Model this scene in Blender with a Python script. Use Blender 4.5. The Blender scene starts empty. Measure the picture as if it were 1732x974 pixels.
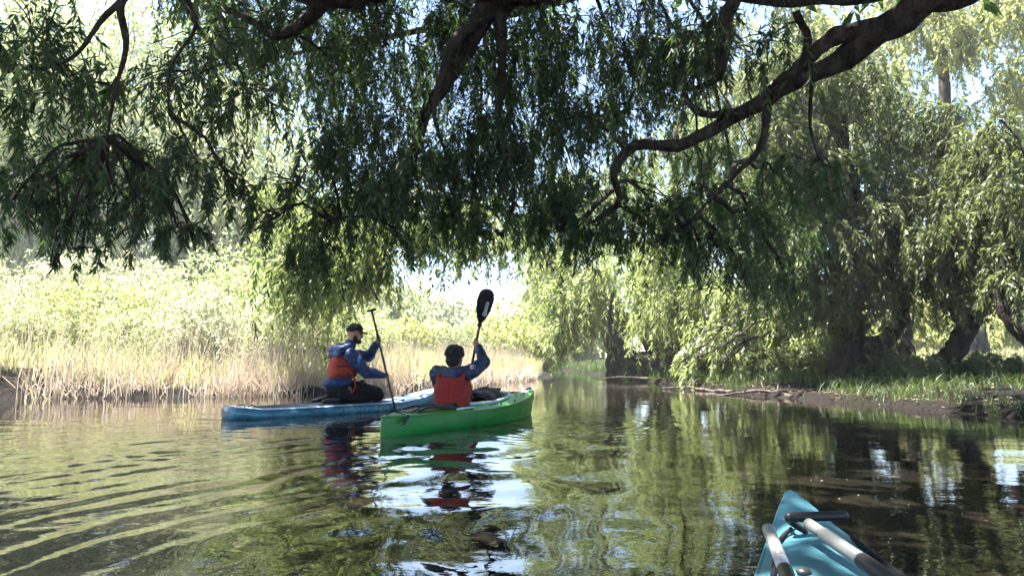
import bpy, bmesh, math
import numpy as np
from mathutils import Vector, Matrix

# ------------------------------------------------------------------ camera
FPX = 1150.0                 # focal length in pixels of the 1732 px wide photograph
HCAM = 0.68
PITCH = math.atan((605 - 487) / FPX)
scene = bpy.context.scene
C = scene.collection
cam_d = bpy.data.cameras.new("camera")
cam_d.sensor_width = 36.0
cam_d.lens = 36.0 * FPX / 1732.0
cam_d.clip_start = 0.05
cam_d.clip_end = 2000.0
cam = bpy.data.objects.new("camera", cam_d)
cam.location = (0, 0, HCAM)
cam.rotation_euler = (math.pi / 2 + PITCH, 0, 0)
C.objects.link(cam)
scene.camera = cam

# ------------------------------------------------------------------ sky, sun, exposure
SUN = Vector((-0.30, 0.14, 0.92)).normalized()      # direction towards the sun
SUN_EL = math.asin(SUN.z)
world = bpy.data.worlds.new("World")
scene.world = world
world.use_nodes = True
wn = world.node_tree
wn.nodes.clear()
sky = wn.nodes.new("ShaderNodeTexSky")
sky.sky_type = 'NISHITA'
sky.sun_disc = False
sky.sun_elevation = SUN_EL
sky.sun_rotation = math.atan2(SUN.x, SUN.y)
sky.air_density = 1.0
sky.dust_density = 0.6
sky.ozone_density = 2.0
bg = wn.nodes.new("ShaderNodeBackground")
bg.inputs["Strength"].default_value = 0.062
wo = wn.nodes.new("ShaderNodeOutputWorld")
wn.links.new(sky.outputs[0], bg.inputs[0])
wn.links.new(bg.outputs[0], wo.inputs[0])
sun_d = bpy.data.lights.new("sun", 'SUN')
sun_d.energy = 5.0
sun_d.angle = math.radians(0.53)
sun_d.color = (1.0, 0.95, 0.86)
sun = bpy.data.objects.new("sun", sun_d)
sun.rotation_euler = SUN.to_track_quat('Z', 'Y').to_euler()
sun.location = (0, 0, 30)
C.objects.link(sun)
scene.view_settings.view_transform = 'Standard'
scene.view_settings.look = 'None'
scene.view_settings.exposure = 3.05
scene.view_settings.gamma = 1.0
scene.view_settings.use_curve_mapping = False
scene.cycles.max_bounces = 8
scene.cycles.diffuse_bounces = 4
scene.cycles.transmission_bounces = 4
scene.cycles.sample_clamp_indirect = 6.0
scene.cycles.use_denoising = True

rng = np.random.default_rng(11)


def W(px, py, d):
    """world point seen at photo pixel (px, py) at world depth d metres"""
    u = (px - 866) / FPX
    v = (487 - py) / FPX
    c, s = math.cos(PITCH), math.sin(PITCH)
    dy = c - v * s
    dz = s + v * c
    k = d / dy
    return np.array([u * k, d, HCAM + dz * k])


# ------------------------------------------------------------------ noise
_perm = np.random.default_rng(5).permutation(256)
_perm = np.concatenate([_perm, _perm])
_g = np.random.default_rng(6).normal(size=(256, 3))
_g /= np.linalg.norm(_g, axis=1)[:, None]


def perlin(p):
    p = np.asarray(p, float)
    if p.shape[-1] == 2:
        p = np.concatenate([p, np.full(p.shape[:-1] + (1,), 0.37)], -1)
    i = np.floor(p).astype(int)
    f = p - i
    w = f * f * f * (f * (f * 6 - 15) + 10)
    i &= 255
    out = 0
    for dx in (0, 1):
        wx = w[..., 0] if dx else 1 - w[..., 0]
        for dy in (0, 1):
            wy = w[..., 1] if dy else 1 - w[..., 1]
            for dz in (0, 1):
                wz = w[..., 2] if dz else 1 - w[..., 2]
                h = _perm[_perm[_perm[(i[..., 0] + dx) & 255] + ((i[..., 1] + dy) & 255)] + ((i[..., 2] + dz) & 255)]
                g = _g[h]
                out = out + wx * wy * wz * (g[..., 0] * (f[..., 0] - dx) + g[..., 1] * (f[..., 1] - dy) + g[..., 2] * (f[..., 2] - dz))
    return out * 1.5


def fbm(p, o=3):
    a, r = 1.0, 0
    p = np.asarray(p, float)
    for _ in range(o):
        r = r + a * perlin(p)
        p = p * 2.03 + 11.3
        a *= 0.5
    return r


def unit(v):
    return v / np.maximum(np.linalg.norm(v, axis=-1, keepdims=True), 1e-9)


# ------------------------------------------------------------------ mesh helpers
def mesh_np(name, V, F, smooth=False):
    """V (n,3); F a list of (m,k) int arrays"""
    me = bpy.data.meshes.new(name)
    V = np.ascontiguousarray(V, np.float32)
    if not isinstance(F, list):
        F = [F]
    F = [np.asarray(f, np.int32) for f in F if len(f)]
    me.vertices.add(len(V))
    me.vertices.foreach_set("co", V.ravel())
    nl = sum(f.size for f in F)
    nf = sum(len(f) for f in F)
    me.loops.add(nl)
    me.loops.foreach_set("vertex_index", np.concatenate([f.ravel() for f in F]))
    me.polygons.add(nf)
    tot = np.concatenate([np.full(len(f), f.shape[1], np.int32) for f in F])
    st = np.concatenate([[0], np.cumsum(tot)[:-1]]).astype(np.int32)
    me.polygons.foreach_set("loop_start", st)
    if smooth:
        me.polygons.foreach_set("use_smooth", np.ones(nf, bool))
    me.update(calc_edges=True)
    return me


class MB:
    """collects pieces into one mesh"""
    def __init__(self):
        self.V, self.F, self.n = [], {}, 0

    def add(self, V, F):
        V = np.asarray(V, float)
        if not isinstance(F, list):
            F = [F]
        for f in F:
            f = np.asarray(f, int)
            if len(f):
                self.F.setdefault(f.shape[1], []).append(f + self.n)
        self.V.append(V)
        self.n += len(V)
        return self

    def arrays(self):
        return np.concatenate(self.V), [np.concatenate(f) for f in self.F.values()]

    def obj(self, name, mat, parent=None, smooth=True):
        V, F = self.arrays()
        return link(name, mesh_np(name, V, F, smooth), mat, parent)


def link(name, me, mat, parent=None):
    o = bpy.data.objects.new(name, me)
    if mat is not None and me is not None:
        me.materials.append(mat)
    C.objects.link(o)
    if parent is not None:
        o.parent = parent
    return o


def empty(name, loc=(0, 0, 0), rz=0.0):
    o = bpy.data.objects.new(name, None)
    o.empty_display_size = 0.1
    o.location = loc
    o.rotation_euler = (0, 0, rz)
    C.objects.link(o)
    return o


def tag(o, label=None, cat=None, group=None, kind=None):
    if label: o["label"] = label
    if cat: o["category"] = cat
    if group: o["group"] = group
    if kind: o["kind"] = kind
    return o


def resample(P, R, n):
    P = np.asarray(P, float)
    R = np.asarray(R, float)
    if len(P) < 3:
        t = np.linspace(0, 1, n)[:, None]
        return P[0] * (1 - t) + P[1] * t, R[0] * (1 - t[:, 0]) + R[1] * t[:, 0]
    d = np.concatenate([[0], np.cumsum(np.linalg.norm(np.diff(P, axis=0), axis=1))])
    d /= d[-1]
    T = np.gradient(P, d, axis=0)
    u = np.linspace(0, 1, n)
    i = np.clip(np.searchsorted(d, u, 'right') - 1, 0, len(d) - 2)
    h = (d[i + 1] - d[i])[:, None]
    t = ((u - d[i]) / h[:, 0])[:, None]
    t2, t3 = t * t, t * t * t
    Q = (2 * t3 - 3 * t2 + 1) * P[i] + (t3 - 2 * t2 + t) * h * T[i] + (-2 * t3 + 3 * t2) * P[i + 1] + (t3 - t2) * h * T[i + 1]
    return Q, np.interp(u, d, R)


def tube(P, R, sides=8, caps=True, rough=0.0, seed=0.0):
    """swept tube with parallel-transported frames"""
    P = np.asarray(P, float)
    R = np.broadcast_to(np.asarray(R, float), (len(P),)).copy()
    T = unit(np.gradient(P, axis=0))
    n = np.cross(T[0], [0.3, 0.2, 0.93])
    if np.linalg.norm(n) < 0.1:
        n = np.cross(T[0], [1, 0, 0])
    n = unit(n)
    a = np.linspace(0, 2 * np.pi, sides, endpoint=False)
    rings = []
    for k in range(len(P)):
        n = unit(n - T[k] * np.dot(n, T[k]))
        b = np.cross(T[k], n)
        r = R[k]
        if rough:
            q = np.stack([np.cos(a) * 1.3, np.sin(a) * 1.3, np.full(sides, k * 0.45)], -1) + seed
            r = r * (1 + rough * fbm(q, 2))
            rings.append(P[k] + (np.cos(a) * r)[:, None] * n + (np.sin(a) * r)[:, None] * b)
        else:
            rings.append(P[k] + r * (np.cos(a)[:, None] * n + np.sin(a)[:, None] * b))
    V = np.concatenate(rings)
    m = len(P)
    k, j = np.meshgrid(np.arange(m - 1), np.arange(sides), indexing='ij')
    j2 = (j + 1) % sides
    F = np.stack([k * sides + j, k * sides + j2, (k + 1) * sides + j2, (k + 1) * sides + j], -1).reshape(-1, 4)
    Fs = [F]
    if caps:
        V = np.concatenate([V, P[:1], P[-1:]])
        jj = np.arange(sides)
        j2 = (jj + 1) % sides
        Fs.append(np.concatenate([np.stack([np.full(sides, m * sides), j2, jj], -1),
                                  np.stack([np.full(sides, m * sides + 1), (m - 1) * sides + jj, (m - 1) * sides + j2], -1)]))
    return V, Fs


def loft(rings, cap=True, closed=True):
    """rings (m,n,3)"""
    rings = np.asarray(rings, float)
    m, n = rings.shape[:2]
    V = rings.reshape(-1, 3)
    k, j = np.meshgrid(np.arange(m - 1), np.arange(n if closed else n - 1), indexing='ij')
    j2 = (j + 1) % n
    Fs = [np.stack([k * n + j, k * n + j2, (k + 1) * n + j2, (k + 1) * n + j], -1).reshape(-1, 4)]
    if cap:
        V = np.concatenate([V, rings[0].mean(0)[None], rings[-1].mean(0)[None]])
        jj = np.arange(n if closed else n - 1)
        j2 = (jj + 1) % n
        Fs.append(np.concatenate([np.stack([np.full(len(jj), m * n), j2, jj], -1),
                                  np.stack([np.full(len(jj), m * n + 1), (m - 1) * n + jj, (m - 1) * n + j2], -1)]))
    return V, Fs


def ellipsoid(c, r, R=None, nu=16, nv=10):
    th = np.linspace(0, np.pi, nv + 1)[1:-1]
    ph = np.linspace(0, 2 * np.pi, nu, endpoint=False)
    P = np.stack([np.sin(th)[:, None] * np.cos(ph), np.sin(th)[:, None] * np.sin(ph), np.cos(th)[:, None] * np.ones(nu)], -1)
    V = np.concatenate([P.reshape(-1, 3), [[0, 0, 1], [0, 0, -1]]]) * np.asarray(r, float)
    if R is not None:
        V = V @ np.asarray(R).T
    m = nv - 1
    k, j = np.meshgrid(np.arange(m - 1), np.arange(nu), indexing='ij')
    j2 = (j + 1) % nu
    F = [np.stack([k * nu + j, (k + 1) * nu + j, (k + 1) * nu + j2, k * nu + j2], -1).reshape(-1, 4)]
    jj = np.arange(nu)
    j2 = (jj + 1) % nu
    F.append(np.concatenate([np.stack([np.full(nu, m * nu), jj, j2], -1),
                             np.stack([np.full(nu, m * nu + 1), (m - 1) * nu + j2, (m - 1) * nu + jj], -1)]))
    return V + np.asarray(c, float), F


def capsule(p, q, r1, r2=None, n=14):
    r2 = r1 if r2 is None else r2
    p, q = np.asarray(p, float), np.asarray(q, float)
    d = unit(q - p)
    ts, rs = [], []
    L = np.linalg.norm(q - p)
    for a in np.linspace(-np.pi / 2 + 0.25, 0, 5):
        ts.append(r1 * math.sin(a)); rs.append(r1 * math.cos(a))
    for a in np.linspace(0, np.pi / 2 - 0.25, 5):
        ts.append(L + r2 * math.sin(a)); rs.append(r2 * math.cos(a))
    P = p + np.array(ts)[:, None] * d
    return tube(P, rs, n)


def rbox(c, half, R=None, bev=0.2, n=6):
    """rounded box as a superellipsoid-like loft"""
    c = np.asarray(c, float)
    a = np.linspace(0, 2 * np.pi, 20, endpoint=False)
    def se(x): return np.sign(np.cos(x)) * np.abs(np.cos(x)) ** 0.45, np.sign(np.sin(x)) * np.abs(np.sin(x)) ** 0.45
    cx, cy = se(a)
    rings = []
    for z in np.linspace(-1, 1, n):
        s = (1 - abs(z) ** 5) ** 0.2 * (1 - bev) + bev if abs(z) < 1 else 1 - bev
        rings.append(np.stack([cx * half[0] * s, cy * half[1] * s, np.full(20, z * half[2])], -1))
    V, F = loft(rings)
    if R is not None:
        V = V @ np.asarray(R).T
    return V + c, F


def remeshed(name, mb, voxel, smooth_it=4, wrinkle=0.0, wscale=14.0, seed=0.0, mat=None, parent=None):
    V, F = mb.arrays()
    me = mesh_np(name + "_src", V, F)
    o = bpy.data.objects.new(name + "_src", me)
    C.objects.link(o)
    m = o.modifiers.new("r", 'REMESH'); m.mode = 'VOXEL'; m.voxel_size = voxel
    if smooth_it:
        s = o.modifiers.new("s", 'SMOOTH'); s.factor = 0.5; s.iterations = smooth_it
    dg = bpy.context.evaluated_depsgraph_get()
    ev = o.evaluated_get(dg)
    me2 = bpy.data.meshes.new_from_object(ev, depsgraph=dg)
    bpy.data.objects.remove(o)
    bpy.data.meshes.remove(me)
    me2.name = name
    nv = len(me2.vertices)
    if wrinkle:
        co = np.zeros(nv * 3, np.float32); me2.vertices.foreach_get("co", co); co = co.reshape(-1, 3)
        no = np.zeros(nv * 3, np.float32); me2.vertices.foreach_get("normal", no); no = no.reshape(-1, 3)
        q = co * wscale + seed
        n1 = 1 - np.abs(fbm(q * [1, 1, 1.6], 2)) * 2
        me2.vertices.foreach_set("co", (co + no * (n1 * wrinkle)[:, None]).astype(np.float32).ravel())
    me2.polygons.foreach_set("use_smooth", np.ones(len(me2.polygons), bool))
    me2.materials.clear()
    me2.update()
    return link(name, me2, mat, parent)


# ------------------------------------------------------------------ materials
def new_mat(name):
    m = bpy.data.materials.new(name)
    m.use_nodes = True
    nt = m.node_tree
    nt.nodes.clear()
    out = nt.nodes.new("ShaderNodeOutputMaterial")
    return m, nt, out


def N(nt, t, **kw):
    n = nt.nodes.new(t)
    for k, v in kw.items():
        if k in n.inputs:
            n.inputs[k].default_value = v
        else:
            setattr(n, k, v)
    return n


def ramp(nt, stops):
    r = nt.nodes.new("ShaderNodeValToRGB")
    e = r.color_ramp.elements
    while len(e) < len(stops):
        e.new(0.5)
    for k, (p, c) in enumerate(stops):
        e[k].position = p
        e[k].color = (*c, 1)
    return r


def pbr(name, col, rough=0.5, spec=0.5, var=0.15, scale=8.0, bump=0.0, bscale=60.0, metal=0.0, coat=0.0, stretch=(1, 1, 1), subs=None):
    m, nt, out = new_mat(name)
    b = N(nt, "ShaderNodeBsdfPrincipled", Roughness=rough, Metallic=metal)
    b.inputs["Specular IOR Level"].default_value = spec
    b.inputs["Coat Weight"].default_value = coat
    tc = N(nt, "ShaderNodeTexCoord")
    mp = N(nt, "ShaderNodeMapping")
    mp.inputs["Scale"].default_value = stretch
    nt.links.new(tc.outputs["Object"], mp.inputs[0])
    no = N(nt, "ShaderNodeTexNoise", Scale=scale, Detail=5.0, Roughness=0.6)
    nt.links.new(mp.outputs[0], no.inputs["Vector"])
    c = np.array(col)
    c2 = np.clip(c * (1 - var * 1.6), 0, 1)
    c1 = np.clip(c * (1 + var), 0, 1)
    r = ramp(nt, [(0.3, tuple(c2)), (0.7, tuple(c1))])
    nt.links.new(no.outputs["Fac"], r.inputs[0])
    nt.links.new(r.outputs[0], b.inputs["Base Color"])
    mr = N(nt, "ShaderNodeMapRange")
    mr.inputs["To Min"].default_value = max(rough - 0.12, 0.03)
    mr.inputs["To Max"].default_value = min(rough + 0.12, 1)
    nt.links.new(no.outputs["Fac"], mr.inputs[0])
    nt.links.new(mr.outputs[0], b.inputs["Roughness"])
    if bump:
        n2 = N(nt, "ShaderNodeTexNoise", Scale=bscale, Detail=4.0)
        nt.links.new(mp.outputs[0], n2.inputs["Vector"])
        bp = N(nt, "ShaderNodeBump", Strength=bump, Distance=0.02)
        nt.links.new(n2.outputs["Fac"], bp.inputs["Height"])
        nt.links.new(bp.outputs[0], b.inputs["Normal"])
    nt.links.new(b.outputs[0], out.inputs[0])
    return m


def leafmat(name, cols, trans=0.45, tcol=None, rough=0.45, gloss=0.02):
    """cols: list of leaf colours, one picked per leaf"""
    m, nt, out = new_mat(name)
    g = N(nt, "ShaderNodeNewGeometry")
    r = ramp(nt, [(i / max(len(cols) - 1, 1), c) for i, c in enumerate(cols)])
    nt.links.new(g.outputs["Random Per Island"], r.inputs[0])
    d = N(nt, "ShaderNodeBsdfDiffuse")
    nt.links.new(r.outputs[0], d.inputs[0])
    t = N(nt, "ShaderNodeBsdfTranslucent")
    mx = N(nt, "ShaderNodeMix", data_type='RGBA', blend_type='MULTIPLY')
    mx.inputs[0].default_value = 1.0
    nt.links.new(r.outputs[0], mx.inputs[6])
    mx.inputs[7].default_value = (*(tcol or (1.5, 1.6, 0.7)), 1)
    nt.links.new(mx.outputs[2], t.inputs[0])
    m1 = N(nt, "ShaderNodeMixShader"); m1.inputs[0].default_value = trans
    nt.links.new(d.outputs[0], m1.inputs[1]); nt.links.new(t.outputs[0], m1.inputs[2])
    gl = N(nt, "ShaderNodeBsdfGlossy", Roughness=rough)
    gl.inputs[0].default_value = (1, 1, 1, 1)
    m2 = N(nt, "ShaderNodeMixShader"); m2.inputs[0].default_value = gloss
    nt.links.new(m1.outputs[0], m2.inputs[1]); nt.links.new(gl.outputs[0], m2.inputs[2])
    nt.links.new(m2.outputs[0], out.inputs[0])
    return m


M = {}
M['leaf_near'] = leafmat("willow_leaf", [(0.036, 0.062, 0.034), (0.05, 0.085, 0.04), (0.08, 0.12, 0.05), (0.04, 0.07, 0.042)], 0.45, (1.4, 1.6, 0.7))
M['leaf_right'] = leafmat("willow_leaf_lit", [(0.17, 0.21, 0.10), (0.24, 0.28, 0.14), (0.31, 0.34, 0.19), (0.18, 0.22, 0.10)], 0.55, (1.35, 1.45, 0.8))  # colours raised to carry the backlit brightness of the sunlit willows
M['leaf_dark'] = leafmat("willow_leaf_dull", [(0.08, 0.105, 0.055), (0.12, 0.145, 0.07), (0.16, 0.185, 0.095), (0.095, 0.12, 0.06)], 0.45, (1.3, 1.4, 0.75))
M['leaf_yellow'] = leafmat("leaf_yellow_green", [(0.26, 0.28, 0.12), (0.33, 0.35, 0.16), (0.40, 0.41, 0.21), (0.22, 0.24, 0.10)], 0.5, (1.2, 1.25, 0.85))
M['leaf_pale'] = leafmat("leaf_pale", [(0.32, 0.36, 0.19), (0.40, 0.44, 0.24), (0.47, 0.49, 0.31), (0.27, 0.32, 0.15)], 0.45, (1.12, 1.15, 0.9))
M['leaf_silver'] = leafmat("leaf_silver", [(0.34, 0.37, 0.25), (0.44, 0.46, 0.33), (0.50, 0.50, 0.37), (0.30, 0.33, 0.20)], 0.42, (1.1, 1.1, 0.92))
M['dry'] = leafmat("dry_reed", [(0.42, 0.35, 0.30), (0.52, 0.45, 0.39), (0.60, 0.54, 0.48), (0.36, 0.28, 0.25), (0.48, 0.45, 0.28)], 0.35, (1.05, 1.0, 0.9))
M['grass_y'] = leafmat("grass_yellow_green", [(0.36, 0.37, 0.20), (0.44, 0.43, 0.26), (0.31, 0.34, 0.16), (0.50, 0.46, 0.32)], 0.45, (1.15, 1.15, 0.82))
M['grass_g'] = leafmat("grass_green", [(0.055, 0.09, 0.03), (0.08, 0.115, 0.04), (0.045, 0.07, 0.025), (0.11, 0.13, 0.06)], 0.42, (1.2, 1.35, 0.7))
M['litter'] = leafmat("fallen_leaf", [(0.16, 0.11, 0.075), (0.24, 0.18, 0.13), (0.10, 0.07, 0.05), (0.34, 0.30, 0.23)], 0.2, (1, 1, 1))
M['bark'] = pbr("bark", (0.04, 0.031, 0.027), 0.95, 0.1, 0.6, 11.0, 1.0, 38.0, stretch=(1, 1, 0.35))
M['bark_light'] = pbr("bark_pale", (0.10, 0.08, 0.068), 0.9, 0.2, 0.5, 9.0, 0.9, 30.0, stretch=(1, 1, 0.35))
M['twig'] = pbr("twig_bark", (0.07, 0.055, 0.04), 0.85, 0.2, 0.3, 20.0)


# ------------------------------------------------------------------ river and banks
LEFT = np.array([(-60, -40), (-26, -6), (-17, 4), (-12, 9.2), (-8.8, 11.2), (-6, 11.8), (-3.2, 12.5), (-1.7, 14.2), (-0.5, 17.5), (0.6, 21), (1.5, 26),
                 (1.3, 32), (-3, 45), (-20, 80), (-160, 160), (-700, 160), (-700, -40)], float)
RIGHT = np.array([(22, -40), (12, -8), (8.2, 2), (6.6, 5.5), (5.75, 7.8), (5.0, 10.6), (4.15, 14.2), (3.9, 19), (3.5, 25), (3.4, 29), (3.3, 36), (0, 51), (-15, 88), (-140, 190), (-140, 900), (900, 900), (900, -40)], float)


def sdist(P, poly):
    """signed distance, positive inside the polygon"""
    x, y = P[..., 0], P[..., 1]
    best = np.full(x.shape, 1e9)
    ins = np.zeros(x.shape, bool)
    n = len(poly)
    for k in range(n):
        a, b = poly[k], poly[(k + 1) % n]
        e = b - a
        t = np.clip(((x - a[0]) * e[0] + (y - a[1]) * e[1]) / (e @ e), 0, 1)
        best = np.minimum(best, np.hypot(x - a[0] - t * e[0], y - a[1] - t * e[1]))
        if a[1] != b[1]:
            c = ((a[1] > y) != (b[1] > y)) & (x < (b[0] - a[0]) * (y - a[1]) / (b[1] - a[1]) + a[0])
            ins ^= c
    return np.where(ins, best, -best)


def sstep(a, b, x):
    t = np.clip((x - a) / (b - a), 0, 1)
    return t * t * (3 - 2 * t)


def ground_z(P):
    P = np.asarray(P, float)
    wob = 0.25 * perlin(P * 0.9) + 0.12 * perlin(P * 3.1)
    dl = sdist(P, LEFT) + wob
    dr = sdist(P, RIGHT) + wob * 0.8
    x, y = P[..., 0], P[..., 1]
    steep = sstep(-6.2, -8.5, x) * sstep(16, 9, y)                      # the cut bank at the far left
    zl = np.where(dl > 0, 0.10 * sstep(0, 0.25, dl) + 0.085 * np.maximum(dl, 0) + 0.55 * steep * sstep(0.1, 0.7, dl), 0)
    hill = sstep(6, 34, dl) * sstep(4, -16, x - 0.12 * (y - 20)) * 9.0 + sstep(30, 120, dl) * 10 * sstep(10, -60, x)
    zl = zl + np.where(dl > 0, hill, 0)
    zr = np.where(dr > 0, 0.10 * sstep(0, 0.15, dr) + 0.08 * sstep(0.2, 1.6, dr) + 0.03 * np.minimum(np.maximum(dr, 0), 20), 0)
    z = np.where(dl > 0, zl, np.where(dr > 0, zr, 0))
    out = np.minimum(-dl, -dr)
    z = np.where((dl <= 0) & (dr <= 0), -0.7 * sstep(0, 1.5, out) - 0.02, z)
    land = np.maximum(dl, dr)
    z = z + np.where(land > 0.1, 0.05 * fbm(P * 1.7, 3) + 0.015 * perlin(P * 7), 0) * sstep(0.1, 0.8, land)
    far = np.hypot(x, y)
    return z + sstep(80, 400, far) * 4 * np.where(land > 0, 1, 0)


def polar_grid(angs, rads):
    A, R = np.meshgrid(angs, rads, indexing='ij')
    return np.stack([R * np.sin(A), R * np.cos(A)], -1)


angs = np.radians(np.concatenate([np.linspace(-180, -50, 60, endpoint=False), np.linspace(-50, 50, 250, endpoint=False), np.linspace(50, 180, 61)]))
rads = np.concatenate([[0.3], np.geomspace(1.5, 7, 20, endpoint=False), np.geomspace(7, 40, 120, endpoint=False), np.geomspace(40, 900, 40)])
G = polar_grid(angs, rads)
gz = ground_z(G)
V, F = loft(np.concatenate([G, gz[..., None]], -1), cap=False, closed=False)
m, nt, out = new_mat("bank_soil")
b = N(nt, "ShaderNodeBsdfPrincipled", Roughness=0.95)
b.inputs["Specular IOR Level"].default_value = 0.15
geo = N(nt, "ShaderNodeNewGeometry")
sep = N(nt, "ShaderNodeSeparateXYZ")
nt.links.new(geo.outputs["Position"], sep.inputs[0])
n1 = N(nt, "ShaderNodeTexNoise", Scale=2.2, Detail=7.0, Roughness=0.65)
nt.links.new(geo.outputs["Position"], n1.inputs["Vector"])
n2 = N(nt, "ShaderNodeTexNoise", Scale=19.0, Detail=5.0, Roughness=0.7)
nt.links.new(geo.outputs["Position"], n2.inputs["Vector"])
mud = ramp(nt, [(0.3, (0.007, 0.0055, 0.005)), (0.55, (0.012, 0.0095, 0.008)), (0.8, (0.030, 0.023, 0.02))])
nt.links.new(n2.outputs["Fac"], mud.inputs[0])
grs = ramp(nt, [(0.3, (0.07, 0.08, 0.04)), (0.5, (0.20, 0.19, 0.10)), (0.75, (0.36, 0.31, 0.21))])
nt.links.new(n1.outputs["Fac"], grs.inputs[0])
hz = N(nt, "ShaderNodeMath", operation='MULTIPLY_ADD')
nt.links.new(n1.outputs["Fac"], hz.inputs[0]); hz.inputs[1].default_value = 0.5
nt.links.new(sep.outputs["Z"], hz.inputs[2])
mr = N(nt, "ShaderNodeMapRange"); mr.inputs["From Min"].default_value = 0.75; mr.inputs["From Max"].default_value = 1.25
nt.links.new(hz.outputs[0], mr.inputs[0])
mx = N(nt, "ShaderNodeMix", data_type='RGBA')
nt.links.new(mr.outputs[0], mx.inputs[0]); nt.links.new(mud.outputs[0], mx.inputs[6]); nt.links.new(grs.outputs[0], mx.inputs[7])
nt.links.new(mx.outputs[2], b.inputs["Base Color"])
bp = N(nt, "ShaderNodeBump", Strength=0.9, Distance=0.05)
nt.links.new(n2.outputs["Fac"], bp.inputs["Height"]); nt.links.new(bp.outputs[0], b.inputs["Normal"])
nt.links.new(b.outputs[0], out.inputs[0])
ground = link("ground", mesh_np("ground", V, F, True), m)
tag(ground, kind="structure")

# ------------------------------------------------------------------ water
KH = math.radians(61.0)        # kayak heading
BH = math.radians(45.6)        # paddle board heading
K_STERN = np.array([-1.13, 6.0])
B_TAIL = np.array([-3.2, 7.7])


def water_z(P):
    x, y = P[..., 0], P[..., 1]
    far = np.hypot(x, y)
    # calm breath of the river, longer across than along
    z = 0.0022 * perlin(np.stack([x * 1.1, y * 1.9], -1)) * sstep(0.5, 3, far)
    z = z + 0.0007 * perlin(np.stack([x * 4.2 + 7, y * 6.5], -1))
    # diverging wake crests on the left, running along the boats' course
    hx, hy = math.cos(KH), math.sin(KH)
    u = (x - K_STERN[0]) * hx + (y - K_STERN[1]) * hy           # along the course
    v = -(x - K_STERN[0]) * hy + (y - K_STERN[1]) * hx          # to the left of it
    warp = 0.22 * perlin(P * 0.9 + 4) + 0.07 * perlin(P * 2.7) + 0.02 * perlin(P * 6.5)
    env = sstep(-2.3, -1.6, v) * sstep(4.5, 2.2, v) * sstep(0.4, -1.2, u) * sstep(-0.5, -1.0, x)
    mod = 0.42 + 1.25 * perlin(np.stack([u * 0.6, v * 2.1], -1) + 3) + 0.5 * perlin(P * 2.2 + 8)
    ph = (v - 0.10 * u + warp)
    z = z + env * np.clip(mod, 0, 1.5) * (0.0036 * np.sin(2 * np.pi * ph / 0.30) + 0.0014 * np.sin(2 * np.pi * (ph * 1.02 + 0.06 * u) / 0.15))
    # second wave train from the board
    hx2, hy2 = math.cos(BH), math.sin(BH)
    u2 = (x - B_TAIL[0]) * hx2 + (y - B_TAIL[1]) * hy2
    v2 = -(x - B_TAIL[0]) * hy2 + (y - B_TAIL[1]) * hx2
    env2 = np.exp(-(v2 / 1.6) ** 2) * sstep(3.0, -0.5, u2) * sstep(-6, -2, u2)
    z = z + env2 * 0.0022 * np.sin(2 * np.pi * (u2 * 0.8 + 0.35 * np.abs(v2) + warp) / 0.42)
    # the turbulent streak behind the kayak
    ax_, ay_, bx_, by_ = 0.05, 6.2, -0.35, 2.0
    tt = np.clip(((x - ax_) * (bx_ - ax_) + (y - ay_) * (by_ - ay_)) / ((bx_ - ax_) ** 2 + (by_ - ay_) ** 2), 0, 1)
    c = np.hypot(x - ax_ - tt * (bx_ - ax_), y - ay_ - tt * (by_ - ay_))
    env3 = np.exp(-(c / 0.78) ** 2)
    q = np.stack([x * 1.9 + 0.45 * perlin(P * 1.4), y * 1.25 + 0.45 * perlin(P * 1.4 + 9)], -1)
    z = z + env3 * (0.034 * perlin(q + 1.7) + 0.010 * perlin(q * 2.2 + 5) + 0.0022 * perlin(q * 5 + 2))
    # ripples spreading from the kayak's bow and the paddle
    for (cx, cy, a0, lam, rr) in ((0.42, 7.2, 0.0028, 0.17, 1.3), (0.0, 7.9, 0.0030, 0.16, 0.9), (-1.55, 7.6, 0.003, 0.16, 0.9), (-2.6, 5.3, 0.0022, 0.2, 1.0)):
        d = np.hypot(x - cx, y - cy)
        z = z + a0 * np.exp(-(d / rr) ** 2) * np.sin(2 * np.pi * d / lam)
    # small wind ripples on the open left side
    z = z + sstep(1.0, -1.5, x) * (0.0020 * perlin(np.stack([x * 2.2, y * 4.4], -1) + 2) + 0.0010 * perlin(np.stack([x * 5, y * 10.0], -1)) + 0.0004 * perlin(np.stack([x * 11, y * 21.0], -1)))
    return z * sstep(60, 25, far)


angs = np.radians(np.concatenate([np.linspace(-180, -46, 24, endpoint=False), np.linspace(-46, 46, 310, endpoint=False), np.linspace(46, 180, 25)]))
rads = np.concatenate([[0.05], np.geomspace(0.9, 16, 520, endpoint=False), np.geomspace(16, 45, 60, endpoint=False), np.geomspace(45, 400, 20)])
G = polar_grid(angs, rads)
V, F = loft(np.concatenate([G, water_z(G)[..., None]], -1), cap=False, closed=False)
m, nt, out = new_mat("river_water")
b = N(nt, "ShaderNodeBsdfPrincipled", Roughness=0.012, IOR=1.58)
b.inputs["Specular IOR Level"].default_value = 0.5
geo = N(nt, "ShaderNodeNewGeometry")
n1 = N(nt, "ShaderNodeTexNoise", Scale=0.35, Detail=3.0)
nt.links.new(geo.outputs["Position"], n1.inputs["Vector"])
r = ramp(nt, [(0.35, (0.006, 0.0055, 0.004)), (0.65, (0.013, 0.011, 0.008))])
nt.links.new(n1.outputs["Fac"], r.inputs[0]); nt.links.new(r.outputs[0], b.inputs["Base Color"])
mp = N(nt, "ShaderNodeMapping"); mp.inputs["Scale"].default_value = (1.0, 1.5, 1.0)
nt.links.new(geo.outputs["Position"], mp.inputs[0])
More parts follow.
